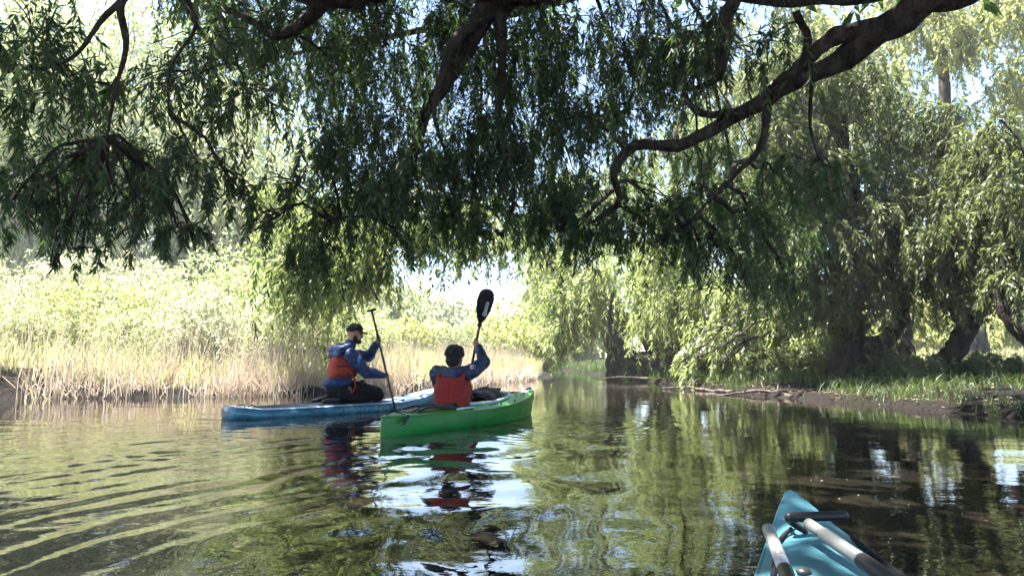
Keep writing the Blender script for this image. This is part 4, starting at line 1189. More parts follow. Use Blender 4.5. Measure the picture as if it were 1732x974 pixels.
# ------------------------------------------------------------------ kayaks
class Kayak:
    def __init__(s, name, label, loc, rz, L, wtab, gun, keel, crown, hullm, deckm, cockpit):
        s.L, s.wt, s.gt, s.kt, s.ct = L, np.array(wtab), np.array(gun), np.array(keel), np.array(crown)
        s.root = empty(name, (loc[0], loc[1], 0), rz)
        tag(s.root, label, "kayak")
        S = np.concatenate([np.linspace(0, .08, 10), np.linspace(.1, .9, 56), np.linspace(.92, 1, 10)])
        c0, cl_, cw = cockpit
        m = 17
        hull, deck = [], []
        for t in S:
            w, g, k = s.w(t), s.g(t), s.k(t)
            a = np.linspace(0, np.pi, m)
            y = -np.cos(a); y = np.sign(y) * np.abs(y) ** .62
            z = g - (g - k) * np.sin(a) ** .75
            hull.append(np.stack([np.full(m, t * L), y * w, z], -1))
            yy = np.linspace(-1, 1, 33) * w
            deck.append(np.stack([np.full(33, t * L), yy, s.top(t, yy)], -1))
        MB().add(*loft(hull, cap=False, closed=False)).obj("hull", hullm, s.root)
        V, F = loft(deck, cap=False, closed=False)
        ctr = V[F[0]].mean(1)
        ins = ((ctr[:, 0] / L - c0) / cl_) ** 2 + (ctr[:, 1] / cw) ** 2 < .88
        MB().add(V, [F[0][~ins]]).obj("deck", deckm, s.root)
        for sg in (-1, 1):
            P = np.stack([S * L, sg * (s.w(S) + .003), s.g(S)], -1)
            MB().add(*tube(P, .007, 6)).obj("seam", hullm, s.root)
        for t, nm in ((0, "stern_post"), (1, "bow_post")):
            MB().add(*capsule((t * L, 0, s.k(t) + .01), (t * L, 0, s.g(t) - .004), .013)).obj(nm, hullm, s.root)
        s.cock = cockpit

    def w(s, t): return np.interp(t, s.wt[:, 0], s.wt[:, 1])
    def g(s, t): return np.interp(t, s.gt[:, 0], s.gt[:, 1])
    def k(s, t): return np.interp(t, s.kt[:, 0], s.kt[:, 1])
    def top(s, t, y):
        w = np.maximum(s.w(t), .004)
        q = np.clip(np.abs(y) / w, 0, 1)
        return s.g(t) + np.interp(t, s.ct[:, 0], s.ct[:, 1]) * (1 - q ** 2.2) + .006
    def at(s, t, y, h=0.0): return np.array([t * s.L, y, float(s.top(t, y)) + h])
    def rim(s, mat, rad=.016, h=.012, name="coaming", grow=1.0):
        c0, cl_, cw = s.cock
        a = np.linspace(0, 2 * np.pi, 49)
        P = np.array([s.at(c0 + cl_ * grow * math.cos(q), cw * grow * math.sin(q), h) for q in a])
        return MB().add(*tube(P, rad, 8, caps=False)).obj(name, mat, s.root)
    def line(s, pts, rad, mat, name, n=26):
        P = [s.at(t, y, h) for t, y, h in pts]
        P, _ = resample(P, np.ones(len(P)), n)
        return MB().add(*tube(P, rad, 7)).obj(name, mat, s.root)


KL = 2.86
gk = Kayak("kayak", "bright green sit-in kayak with black cockpit cover carrying the red-vested kayaker", K_STERN, KH, KL,
           [[0, .012], [.02, .05], [.06, .11], [.15, .20], [.3, .285], [.45, .315], [.6, .30], [.75, .235], [.87, .145], [.95, .065], [.985, .025], [1, .008]],
           [[0, .165], [.1, .165], [.3, .16], [.5, .165], [.7, .185], [.85, .215], [.95, .25], [1, .275]],
           [[0, -.06], [.03, -.085], [.15, -.10], [.85, -.10], [.93, -.08], [.97, 0], [1, .16]],
           [[0, .005], [.1, .02], [.3, .04], [.5, .06], [.65, .09], [.8, .06], [.95, .02], [1, .005]],
           M['green_hull'], M['green_deck'], (.545, .205, .225))
gk.rim(M['rim'], .017, .014)
# black cover bulging over the front of the cockpit
R = []
for q in np.linspace(0, 1, 16):
    t = .505 + .225 * q
    half = .215 * math.sqrt(max(1 - ((t - .545) / .20) ** 2, .02)) 
    yy = np.linspace(-1, 1, 21) * half
    hump = .085 * math.sin(min(q * 1.15 + .12, 1) * math.pi) ** .7 
    R.append(np.stack([np.full(21, t * KL), yy, gk.top(t, yy) + .02 + hump * (1 - (yy / half) ** 2) * (1 + .18 * fbm(np.stack([yy * 16, np.full(21, q * 5.0)], -1), 2))], -1))
MB().add(*loft(R, cap=False, closed=False)).obj("cockpit_cover", M['wet_black'], gk.root)
MB().add(*rbox(gk.at(.70, .03, .055), (.028, .06, .018))).obj("cover_pull", M['black'], gk.root)
# seat back behind the paddler, dark floor
MB().add(*rbox((.335 * KL, 0, .15), (.025, .17, .09), Matrix.Rotation(-.25, 3, 'Y'))).obj("seat_back", M['black'], gk.root)
MB().add(*rbox((.40 * KL, 0, -.035), (.17, .19, .03))).obj("seat", M['black'], gk.root)
# rear deck: sunken panel with black straps
R = []
for t in np.linspace(.10, .29, 20):
    f = (gk.w(t) * .62) * (1 - .5 * sstep(.265, .29, t)) * (1 - .6 * sstep(.12, .10, t))
    yy = np.linspace(-1, 1, 9) * f
    R.append(np.stack([np.full(9, t * KL), yy, gk.top(t, yy) + .008], -1))
MB().add(*loft(R, cap=False, closed=False)).obj("rear_panel", M['tan'], gk.root)
gk.line([(.13, -.12, .012), (.19, -.11, .03), (.26, -.18, .016), (.30, -.215, .012)], .013, M['black'], "rear_strap")
gk.line([(.15, .12, .012), (.21, .11, .03), (.28, .19, .016)], .012, M['black'], "rear_strap")
gk.line([(.27, -.19, .014), (.28, 0, .03), (.27, .19, .014)], .014, M['black'], "rear_strap")
gk.line([(.10, -.10, .012), (.20, 0, .02), (.29, .16, .012)], .006, M['cord'], "deck_cord")
gk.line([(.28, -.245, .014), (.33, -.262, .02), (.38, -.27, .014)], .01, M['rim'], "side_rail")
gk.line([(.28, .245, .014), (.33, .262, .02), (.38, .27, .014)], .01, M['rim'], "side_rail")
# stern toggle handle on its cord
gk.line([(.03, .03, .006), (.05, 0, .018), (.06, -.07, .010), (.066, -.105, .006)], .005, M['cord'], "handle_cord")
p1, p2 = np.array([.20, -.125, .165]), np.array([.10, -.16, .115])
MB().add(*capsule(p1, p2, .016)).obj("stern_handle", M['black'], gk.root)
gk.line([(.02, .0, .006), (.09, .05, .015), (.14, .12, .006)], .006, M['cord'], "deck_cord")
# bow: bungee, handle
gk.line([(.76, -.15, .006), (.82, .06, .016), (.87, -.08, .008), (.80, -.14, .012)], .005, M['cord'], "deck_cord")
gk.line([(.76, .15, .006), (.82, -.06, .016), (.87, .08, .008)], .005, M['cord'], "deck_cord")
MB().add(*rbox(gk.at(.955, 0, .02), (.07, .022, .014), Matrix.Rotation(-.25, 3, 'Y'))).obj("bow_handle", M['black'], gk.root)
MB().add(*rbox(gk.at(.93, 0, .004), (.13, .045, .008), Matrix.Rotation(-.22, 3, 'Y'))).obj("bow_plate", M['rim'], gk.root)
for t in (.36, .56, .69):
    MB().add(*ellipsoid(gk.at(t, -.9 * float(gk.w(t)), .006), (.016, .012, .01), nu=10, nv=6)).obj("deck_fitting", M['black'], gk.root)


# ------------------------------------------------------------------ the near blue kayak (the one the photograph is taken from)
NK_BOW = np.array([.795, 1.99]); nk_dir = unit(np.array([.235, 1.0])); NL = 2.95
NK_ANG = math.atan2(nk_dir[1], nk_dir[0])
NK_ST = NK_BOW - nk_dir * NL
nk = Kayak("kayak", "light blue kayak bow with black toggle handle poking in at bottom right", NK_ST, NK_ANG, NL,
           [[0, .012], [.05, .09], [.15, .20], [.3, .29], [.45, .32], [.6, .29], [.72, .215], [.83, .145], [.92, .078], [.97, .036], [.99, .016], [1, .008]],
           [[0, .22], [.15, .17], [.5, .165], [.7, .185], [.83, .215], [.93, .250], [1, .296]],
           [[0, 0], [.04, -.08], [.15, -.10], [.85, -.10], [.93, -.06], [.97, .02], [1, .24]],
           [[0, .004], [.15, .03], [.5, .05], [.7, .05], [.85, .03], [.95, .012], [1, .002]],
           M['sky_kayak'], M['sky_kayak'], (.42, .15, .215))
nk.rim(M['black'], .016, .014)
MB().add(*rbox((.37 * NL, 0, -.03), (.17, .19, .03))).obj("seat", M['black'], nk.root)
hp = nk.at(.885, -.018, .028)
MB().add(*capsule(hp + [-.010, .075, .012], hp + [.020, -.050, .016], .0115)).obj("toggle_handle", M['black'], nk.root)
a = np.linspace(0, 2 * np.pi, 25)
cen = nk.at(.893, .038, .016)
MB().add(*tube(cen + np.stack([.026 * np.cos(a), .02 * np.sin(a), .012 * np.sin(a)], -1), .0055, 7, caps=False)).obj("handle_loop", M['cord'], nk.root)
nk.line([(.89, .05, .012), (.885, .066, .008), (.87, .088, .006), (.82, .118, .006), (.76, .15, .006), (.68, .19, .006)], .0055, M['cord'], "deck_cord")
nk.line([(.89, -.085, .010), (.87, -.098, .006), (.80, -.145, .006), (.70, -.205, .006)], .007, M['cord'], "deck_cord")
MB().add(*ellipsoid(nk.at(.80, .07, .004), (.016, .016, .008), nu=12, nv=6)).obj("deck_fitting", M['tube_dark'], nk.root)


def pole(name, label, cat, segs, extra=None):
    """segs: (p, q, radius, material, part name)"""
    root = empty(name, segs[0][0]); tag(root, label, cat)
    o = np.array(segs[0][0], float)
    for p, q, rr, mt, nm in segs:
        p = np.array(p, float) - o; q = np.array(q, float) - o
        d = unit(q - p); e = .004
        P = np.array([p, p + d * e, q - d * e, q])
        MB().add(*tube(P, [rr * .8, rr, rr, rr * .8], 18)).obj(nm, M[mt], root)
    return root


e0 = W(1299, 893, 1.56); e1 = W(1338, 990, 1.30)
dv = e1 - e0
pole("tube", "short grey tube with a white band lying beside the near kayak's deck", "tube",
     [(e0, e0 + dv * .58, .0135, 'alu', "tip_section"), (e0 + dv * .585, e0 + dv * .735, .0137, 'tube_white', "white_band"), (e0 + dv * .74, e0 + dv * 2.2, .0148, 'tube_dark', "grip")])
e0 = W(1366, 884, 1.60); e1 = W(1494, 972, 1.33)
dv = e1 - e0
pole("tube", "longer grey jointed tube lying along the near kayak's blue deck", "tube",
     [(e0, e0 + dv * .23, .0128, 'alu', "tip_section"), (e0 + dv * .235, e0 + dv * .74, .0148, 'alu', "middle_section"), (e0 + dv * .745, e0 + dv * 2.1, .0160, 'tube_dark', "grip")])


# ------------------------------------------------------------------ people
def rot(axis, ang): return np.array(Matrix.Rotation(ang, 3, axis))


def hand(mb, wrist, grip, shaft, palm_n, r=.0078, side=1):
    """palm between wrist and grip, four fingers wrapped round the shaft, thumb opposite"""
    wrist, grip = np.array(wrist, float), np.array(grip, float)
    sh = unit(np.array(shaft, float))
    pn = unit(np.array(palm_n, float) - sh * np.dot(palm_n, sh))     # from shaft centre towards palm
    fw = np.cross(sh, pn) * side
    kn = grip + pn * .026
    pal = kn + (unit(wrist - kn)) * .03
    mb.add(*capsule(wrist, pal, .024, .026))
    for k, off in enumerate((-.033, -.011, .011, .032)):
        ll = (.92, 1.0, .97, .82)[k]
        pts = [kn + sh * off * .9]
        for ang, rad in ((25, .029), (75, .027), (135, .026), (190 * ll, .025)):
            q = math.radians(ang)
            pts.append(grip + sh * off + pn * math.cos(q) * rad + fw * math.sin(q) * rad)
        for p, q in zip(pts[:-1], pts[1:]):
            mb.add(*capsule(p, q, r, r * .95, 8))
        mb.add(*capsule(pal, pts[0], .015, .010, 8))
    tb = pal + sh * .02
    t1 = grip + sh * .03 - fw * .026 + pn * .008
    t2 = grip + sh * .034 - fw * .012 - pn * .024
    mb.add(*capsule(tb, t1, .012, .0095, 8)); mb.add(*capsule(t1, t2, .0092, .008, 8))


def head(mb, c, yaw, tilt=0.0):
    R = rot('Z', yaw) @ rot('Y', tilt)
    c = np.array(c, float)
    def q(x, y, z): return c + R @ np.array([x, y, z])
    mb.add(*ellipsoid(q(-.008, 0, .028), (.099, .076, .092), R))
    mb.add(*ellipsoid(q(.022, 0, -.04), (.070, .060, .078), R))
    mb.add(*ellipsoid(q(.062, 0, -.088), (.030, .034, .026), R))
    mb.add(*capsule(q(.088, 0, .012), q(.104, 0, -.028), .010, .0145, 8))       # nose
    mb.add(*capsule(q(.078, -.035, .026), q(.078, .035, .026), .014))           # brow
    mb.add(*capsule(q(.082, -.018, -.058), q(.082, .018, -.058), .011))         # lips
    for sg in (-1, 1):
        mb.add(*ellipsoid(q(-.006, sg * .077, -.012), (.020, .011, .031), R))   # ears
    return q, R


# ---- kneeling paddler
bh = np.array([-2.19, 8.73]); 
kp_s = ((bh - B_TAIL) @ np.array([math.cos(BH), math.sin(BH)])) / BL
deck_z = float(b_top(kp_s, 0)) + .010
Rz = BH
p1 = empty("person", (bh[0], bh[1], deck_z), Rz)
tag(p1, "kneeling person in black cap, blue jacket and orange vest holding a long paddle upright", "person")
PT, PB = np.array([.40, -.08, 1.19]), np.array([.585, -.43, -.20])       # paddle line
pd = unit(PB - PT)
def onp(z): return PT + (PB - PT) * ((PT[2] - z) / (PT[2] - PB[2]))
gL, gR = onp(.80), onp(.335)
shR, shL = np.array([.03, -.195, .60]), np.array([.14, .15, .60])
elR, elL = np.array([.185, -.295, .385]), np.array([.42, -.01, .585])
wrR = gR + unit(elR - gR) * .075; wrL = gL + unit(elL - gL) * .075
hc = np.array([.18, -.035, .872])
bd = MB()
q1, HR = head(bd, hc, -.72, .10)
bd.add(*capsule((.085, -.01, .62), hc + [-.03, .01, -.05], .058, .054))
bd.add(*capsule((0, 0, .24), (.05, -.005, .45), .12, .12)); bd.add(*capsule((.05, -.01, .45), (.08, -.01, .58), .12, .09))
bd.add(*capsule(shR, elR, .042, .036)); bd.add(*capsule(elR, wrR, .036, .026)); bd.add(*capsule(shL, elL, .042, .036)); bd.add(*capsule(elL, wrL, .036, .026))
bd.add(*capsule((.07, -.01, .57), shR, .06, .05)); bd.add(*capsule((.07, -.01, .57), shL, .06, .05))
for sg in (-1, 1):
    bd.add(*capsule((0, sg * .09, .19), (.45, sg * .15, .10), .07, .05)); bd.add(*capsule((.45, sg * .15, .075), (-.05, sg * .11, .06), .045, .035))
hand(bd, wrR, gR, pd, unit(elR - gR), side=1)
hand(bd, wrL, gL, pd, unit(elL - gL), side=1)
remeshed("body", bd, .009, 3, mat=M['skin'], parent=p1)
# jacket
jk = MB()
jk.add(*capsule((-.02, 0, .25), (.03, 0, .36), .155, .14)); jk.add(*capsule((.03, 0, .36), (.06, -.01, .52), .14, .15)); jk.add(*capsule((.06, -.01, .50), (.09, -.015, .63), .14, .075))
jk.add(*ellipsoid((-.03, 0, .25), (.19, .195, .085)))
jk.add(*capsule((.075, -.01, .575), shR, .085, .082)); jk.add(*capsule((.075, -.01, .575), shL, .085, .078))
jk.add(*capsule(shR, elR, .088, .076)); jk.add(*capsule(elR, wrR, .076, .044)); jk.add(*capsule(shL, elL, .08, .07)); jk.add(*capsule(elL, wrL, .07, .044))
jk.add(*capsule((.08, -.01, .64), (.125, -.02, .745), .082, .070))
jacket = remeshed("jacket", jk, .013, 4, .010, 11.0, 3.0, M['jacket'], p1)
hd = MB()
hd.add(*capsule((-.05, .11, .665), (-.05, -.12, .665), .06)); hd.add(*capsule((-.05, -.12, .665), (.08, -.10, .725), .055, .035)); hd.add(*capsule((-.05, .11, .665), (.09, .09, .725), .055, .035)); hd.add(*capsule((-.075, .07, .60), (-.075, -.08, .60), .05))
remeshed("hood", hd, .012, 4, .008, 13.0, 1.0, M['jacket'], p1)
# orange vest: boxy foam body, shoulder straps, side strap, buckle
lat = unit(np.array([shL[0] - shR[0], shL[1] - shR[1], 0])); fwd = np.array([lat[1], -lat[0], 0])
def vest(root, mat, secs, lat, fwd, straps, name="life_vest"):
    a = np.linspace(0, 2 * np.pi, 36, endpoint=False)
    ex = .62
    ca = np.sign(np.cos(a)) * np.abs(np.cos(a)) ** ex; sa = np.sign(np.sin(a)) * np.abs(np.sin(a)) ** ex
    R = []
    for (c, hw, hd_) in secs:
        R.append(np.array(c) + ca[:, None] * hw * lat + sa[:, None] * hd_ * fwd)
    mb = MB().add(*loft(R))
    for p, q, r1 in straps:
        mb.add(*capsule(p, q, r1))
    return remeshed(name, mb, .011, 3, .004, 16.0, 5.0, mat, root)
v1 = vest(p1, M['vest'], [((.012, 0, .315), .165, .155), ((.018, 0, .335), .178, .172), ((.035, 0, .42), .182, .180), ((.052, -.005, .52), .165, .178), ((.058, -.01, .575), .135, .165), ((.062, -.01, .60), .12, .14)], lat, fwd,
          [(np.array([.065, -.01, .58]) - lat * .115 - fwd * .12, np.array([.085, -.01, .665]) - lat * .10, .040), (np.array([.085, -.01, .665]) - lat * .10, np.array([.085, -.01, .60]) - lat * .11 + fwd * .12, .036),
           (np.array([.065, -.01, .58]) + lat * .115 - fwd * .12, np.array([.085, -.01, .665]) + lat * .10, .040), (np.array([.085, -.01, .665]) + lat * .10, np.array([.085, -.01, .60]) + lat * .11 + fwd * .12, .036)])
sp = MB()
for z, hw, hd_ in ((.345, .186, .178), (.46, .186, .186)):
    a = np.linspace(0, 2 * np.pi, 49)
    ca = np.sign(np.cos(a)) * np.abs(np.cos(a)) ** .62; sa = np.sign(np.sin(a)) * np.abs(np.sin(a)) ** .62
    P = np.array([.012 + (z - .32) * .2, 0, z]) + ca[:, None] * hw * lat + sa[:, None] * hd_ * fwd
    m_ = (np.sin(a) > -.55) 
    sp.add(*tube(P[m_], .007, 6))
sp.obj("waist_strap", M['strap'], v1)
MB().add(*rbox(np.array([.02, 0, .345]) - lat * .192 + fwd * .03, (.022, .012, .018))).obj("buckle", M['black'], v1)
MB().add(*tube(resample([np.array([.03, 0, .40]) - lat * .19 + fwd * .06, np.array([.05, 0, .30]) - lat * .20 + fwd * .09, np.array([.06, 0, .20]) - lat * .205 + fwd * .09, np.array([.04, 0, .13]) - lat * .215 + fwd * .07], np.ones(4), 14)[0], .012, 6)).obj("hanging_strap", M['redstrap'], v1)
MB().add(*ellipsoid(np.array([.09, 0, .265]) - lat * .17 + fwd * .16, (.035, .025, .028))).obj("pouch", M['strap'], v1)
# trousers and shoes
tr = MB()
tr.add(*capsule((-.03, 0, .19), (.0, 0, .25), .145, .14))
for sg in (-1, 1):
    tr.add(*capsule((-.02, sg * .085, .185), (.22, sg * .13, .155), .115, .105)); tr.add(*capsule((.22, sg * .13, .155), (.455, sg * .155, .105), .105, .085)); tr.add(*ellipsoid((.47, sg * .155, .082), (.085, .08, .08)))
    tr.add(*capsule((.45, sg * .155, .066), (.18, sg * .13, .072), .064, .07)); tr.add(*capsule((.18, sg * .13, .072), (-.08, sg * .115, .055), .07, .046))
remeshed("trousers", tr, .014, 4, .006, 12.0, 8.0, M['trousers'], p1)
for sg in (-1, 1):
    sh_ = MB(); sh_.add(*capsule((-.09, sg * .115, .052), (-.17, sg * .118, .045), .046, .042)); sh_.add(*capsule((-.17, sg * .118, .045), (-.30, sg * .12, .028), .040, .022))
    remeshed("shoe", sh_, .009, 3, 0, mat=M['black'], parent=p1)
a = np.linspace(0.3, 2 * np.pi - .9, 20)
c_ = np.array([.02, -.205, .17])
MB().add(*tube(c_ + np.stack([.018 * np.sin(a), -.004 * np.ones(20) - .0, .035 * np.cos(a + 2.6)], -1), .0035, 6)).obj("metal_ring", M['metal'], p1)
# sleeve print: two curved strokes on the upper arm
ax = unit(elR - shR); outv = unit(np.array([.1, -1, .25]) - ax * np.dot([.1, -1, .25], ax)); sdv = np.cross(ax, outv)
def on_sleeve(u, v): 
    ang = v / .078
    rr = .086 - .012 * u / .29 + .006
    return shR + ax * u + (outv * math.cos(ang) + sdv * math.sin(ang)) * rr
lg = MB()
for rr, lo, hi in ((.040, -2.6, .5), (.024, -2.4, .3)):
    P = np.array([on_sleeve(.13 - rr * math.sin(t) * -1.2, rr * math.cos(t)) for t in np.linspace(lo, hi, 14)])
    lg.add(*tube(P, .0055, 6))
lg.obj("sleeve_print", M['logo'], p1)
# beard, cap, eyes
be = MB()
be.add(*ellipsoid(q1(.054, 0, -.092), (.044, .048, .036), HR)); be.add(*ellipsoid(q1(.018, .052, -.062), (.034, .018, .046), HR)); be.add(*ellipsoid(q1(.018, -.052, -.062), (.034, .018, .046), HR)); be.add(*capsule(q1(.092, -.022, -.044), q1(.092, .022, -.044), .0075))
remeshed("beard", be, .006, 2, 0.002, 60, mat=M['beard'], parent=p1)
cp = MB()
R = []
for u in np.linspace(0, 1, 10):
    ang = u * np.pi / 2
    rr = math.cos(ang) ** .8 if u < 1 else .02
    a = np.linspace(0, 2 * np.pi, 32, endpoint=False)
    R.append(np.array([q1(-.008 + .108 * rr * math.cos(t), .084 * rr * math.sin(t), .042 + .098 * math.sin(ang) ** .9 - .018 * (math.cos(t) < 0) * (1 - u)) for t in a]))
cp.add(*loft(R))
capo = cp.obj("cap", M['cap'], p1)
br_top, br_bot = [], []
for u in np.linspace(0, 1, 8):
    half = .072 * math.sqrt(max(1 - (u * .93) ** 2.4, 0.03))
    v = np.linspace(-1, 1, 13)
    br_top.append(np.array([q1(.082 + .082 * u - .03 * abs(t) ** 2 * (1 - u), half * t, .046 - .016 * u - .018 * t * t) for t in v]))
top = np.array(br_top); bot = top - [0, 0, .005]
ring = np.concatenate([top, bot[:, ::-1]], 1)
MB().add(*loft(ring)).obj("visor", M['cap'], capo)
MB().add(*ellipsoid(q1(-.008, 0, .14), (.009, .009, .006), nu=10, nv=6)).obj("button", M['cap'], capo)
for sg in (-1, 1):
    MB().add(*ellipsoid(q1(.084, sg * .031, .004), (.010, .012, .009), nu=10, nv=6)).obj("eye", M['print'], p1)

# paddle of the kneeling person
def in_world(root_loc, rz, p):
    c, s = math.cos(rz), math.sin(rz)
    p = np.asarray(p, float)
    return np.stack([root_loc[0] + c * p[..., 0] - s * p[..., 1], root_loc[1] + s * p[..., 0] + c * p[..., 1], root_loc[2] + p[..., 2]], -1)

def blade(root, base, axis, wide, L, hw, mat, curve=0.03, asym=.18, th=.006):
    """spoon-shaped blade from base along axis"""
    axis, wide = unit(np.array(axis, float)), np.array(wide, float)
    wide = unit(wide - axis * np.dot(wide, axis)); nrm = np.cross(axis, wide)
    up_, dn = [], []
    for u in np.linspace(0, 1, 26):
        h = hw * (np.interp(u, [0, .06, .2, .45, .7, .88, .96, 1], [.12, .2, .55, .88, 1.0, .86, .6, .16]))
        v = np.linspace(-1, 1, 11)
        ctr = np.array(base) + axis * L * u + nrm * curve * math.sin(u * np.pi) * -1
        skew = asym * hw * u
        P = ctr + (v * h + skew)[:, None] * wide + ((v * v) * .012 * u)[:, None] * nrm
        t = th * (1 - .5 * u)
        up_.append(P + nrm * t); dn.append(P - nrm * t)
    ring = np.concatenate([np.array(up_), np.array(dn)[:, ::-1]], 1)
    ob = MB().add(*loft(ring)).obj("blade", mat, root)
    return ob, axis, wide, nrm

pw = empty("paddle", (bh[0], bh[1], deck_z), Rz)
tag(pw, "long black paddle held upright by the kneeling person", "paddle")
sh_end = onp(-.08)
MB().add(*tube(resample([PT, sh_end], [.0145, .0135], 10)[0], .0142, 12)).obj("shaft", M['carbon'], pw)
gx = unit(np.cross(pd, np.array([.6, .8, 0])))
gx = unit(np.array([.8, -.5, 0]) - pd * np.dot([.8, -.5, 0], pd))
gr = MB(); gr.add(*capsule(PT - gx * .05, PT + gx * .05, .017)); gr.add(*capsule(PT, PT + pd * .06, .02, .0155))
remeshed("handle", gr, .006, 2, mat=M['black'], parent=pw)
MB().add(*tube(np.array([onp(.86) - pd * .03, onp(.86) + pd * .03]), .019, 14)).obj("clamp", M['black'], pw)
blade(pw, sh_end - pd * .03, pd, (.85, .45, 0), .40, .08, M['carbon'], .02, 0)

# ---- kayaker seen from behind
ks = .385
kloc = K_STERN + np.array([math.cos(KH), math.sin(KH)]) * KL * ks
p2o = empty("person", (kloc[0], kloc[1], 0), KH)
tag(p2o, "dark-haired person in red vest seated in the green kayak, raising a paddle", "person")
gR2 = np.array([.38, -.035, .845]); low2 = np.array([.76, .44, -.22])
pd2 = unit(low2 - gR2)
gL2 = gR2 + pd2 * .52
sR2, sL2 = np.array([.055, -.175, .535]), np.array([-.055, .165, .525])
eR2, eL2 = np.array([.315, -.175, .635]), np.array([.20, .30, .37])
wR2 = gR2 + unit(eR2 - gR2) * .075; wL2 = gL2 + unit(eL2 - gL2) * .075
hc2 = np.array([.03, -.0, .675])
bd = MB()
q2, HR2 = head(bd, hc2, .10, .05)
bd.add(*capsule((0, 0, .50), hc2 + [-.015, 0, -.05], .06, .056))
bd.add(*capsule((0, 0, .08), (0, 0, .30), .13, .12)); bd.add(*capsule((0, 0, .30), (0, 0, .48), .12, .09))
for s_, e_, w_ in ((sR2, eR2, wR2), (sL2, eL2, wL2)):
    bd.add(*capsule((0, 0, .49), s_, .06, .05)); bd.add(*capsule(s_, e_, .042, .036)); bd.add(*capsule(e_, w_, .036, .026))
for sg in (-1, 1):
    bd.add(*capsule((.02, sg * .09, .06), (.40, sg * .12, .12), .065, .05)); bd.add(*capsule((.40, sg * .12, .12), (.78, sg * .10, .02), .045, .035))
hand(bd, wR2, gR2, pd2, unit(eR2 - gR2), side=1); hand(bd, wL2, gL2, pd2, unit(eL2 - gL2), side=1)
remeshed("body", bd, .009, 3, mat=M['skin2'], parent=p2o)
jk = MB()
jk.add(*capsule((0, 0, .14), (0, 0, .30), .15, .145)); jk.add(*capsule((0, 0, .30), (0, 0, .43), .15, .14)); jk.add(*capsule((0, 0, .42), (.01, 0, .54), .13, .07))
for s_, e_, w_ in ((sR2, eR2, wR2), (sL2, eL2, wL2)):
    jk.add(*capsule((0, 0, .475), s_, .085, .076)); jk.add(*capsule(s_, e_, .076, .060)); jk.add(*capsule(e_, w_, .060, .042))
remeshed("jacket", jk, .013, 4, .009, 11.0, 7.0, M['jacket2'], p2o)
hd = MB()
hd.add(*capsule((-.085, .14, .545), (-.085, -.10, .54), .042)); hd.add(*capsule((-.085, -.10, .54), (.02, -.12, .57), .042, .03)); hd.add(*capsule((-.085, .14, .545), (.02, .13, .57), .042, .03)); hd.add(*capsule((-.095, .09, .50), (-.095, -.08, .50), .04))
remeshed("hood", hd, .011, 4, .007, 13.0, 1.0, M['jacket2'], p2o)
lat2 = unit(np.array([sL2[0] - sR2[0], sL2[1] - sR2[1], 0])); fwd2 = np.array([lat2[1], -lat2[0], 0])
v2 = vest(p2o, M['vest2'], [((-.02, 0, .185), .165, .16), ((-.015, 0, .205), .176, .175), ((-.005, 0, .30), .185, .18), ((0, 0, .40), .178, .178), ((0, 0, .46), .15, .165), ((0, 0, .49), .13, .14)], lat2, fwd2,
          [(np.array([0, 0, .47]) - lat2 * .115 - fwd2 * .115, np.array([.01, 0, .565]) - lat2 * .10, .036), (np.array([.01, 0, .565]) - lat2 * .10, np.array([0, 0, .50]) - lat2 * .11 + fwd2 * .12, .034),
           (np.array([0, 0, .47]) + lat2 * .115 - fwd2 * .115, np.array([.01, 0, .565]) + lat2 * .10, .036), (np.array([.01, 0, .565]) + lat2 * .10, np.array([0, 0, .50]) + lat2 * .11 + fwd2 * .12, .034)])
sp = MB()
for z, hw, hd_ in ((.22, .180, .18),):
    a = np.linspace(0, 2 * np.pi, 49)
    ca = np.sign(np.cos(a)) * np.abs(np.cos(a)) ** .62; sa = np.sign(np.sin(a)) * np.abs(np.sin(a)) ** .62
    P = np.array([-.012, 0, z]) + ca[:, None] * hw * lat2 + sa[:, None] * hd_ * fwd2
    m_ = (np.sin(a) > -.4)
    sp.add(*tube(P[m_], .007, 6))
sp.obj("waist_strap", M['strap'], v2)
MB().add(*tube(np.array([np.array([-.005, 0, z]) - fwd2 * (.186 if z < .43 else .18) for z in np.linspace(.21, .44, 12)]), .0035, 6)).obj("back_seam", M['redstrap'], v2)
MB().add(*rbox(np.array([0, 0, .28]) - lat2 * .188 + fwd2 * .02, (.012, .02, .02))).obj("buckle", M['black'], v2)
tr = MB()
tr.add(*capsule((0, 0, .07), (0, 0, .14), .14, .14))
for sg in (-1, 1):
    tr.add(*capsule((0, sg * .09, .07), (.40, sg * .12, .12), .09, .068)); tr.add(*capsule((.40, sg * .12, .12), (.80, sg * .10, .01), .066, .045))
remeshed("trousers", tr, .015, 3, .004, 12.0, 8.0, M['trousers'], p2o)
hr = MB()
hr.add(*ellipsoid(q2(-.018, 0, .036), (.103, .086, .094), HR2)); hr.add(*ellipsoid(q2(-.055, 0, -.03), (.06, .072, .06), HR2)); hr.add(*ellipsoid(q2(.02, 0, .09), (.085, .075, .045), HR2))
rr = np.random.default_rng(4)
for k in range(26):
    d = unit(rr.normal(size=3)); d[2] = abs(d[2]); d[0] -= .3
    hr.add(*ellipsoid(q2(*(np.array([-.018, 0, .036]) + unit(d) * [.098, .08, .09])), (.024, .022, .02), nu=8, nv=6))
remeshed("hair", hr, .0065, 2, .004, 55, mat=M['hair'], parent=p2o)
for sg in (-1, 1):
    MB().add(*ellipsoid(q2(.084, sg * .031, .004), (.010, .012, .009), nu=10, nv=6)).obj("eye", M['print'], p2o)

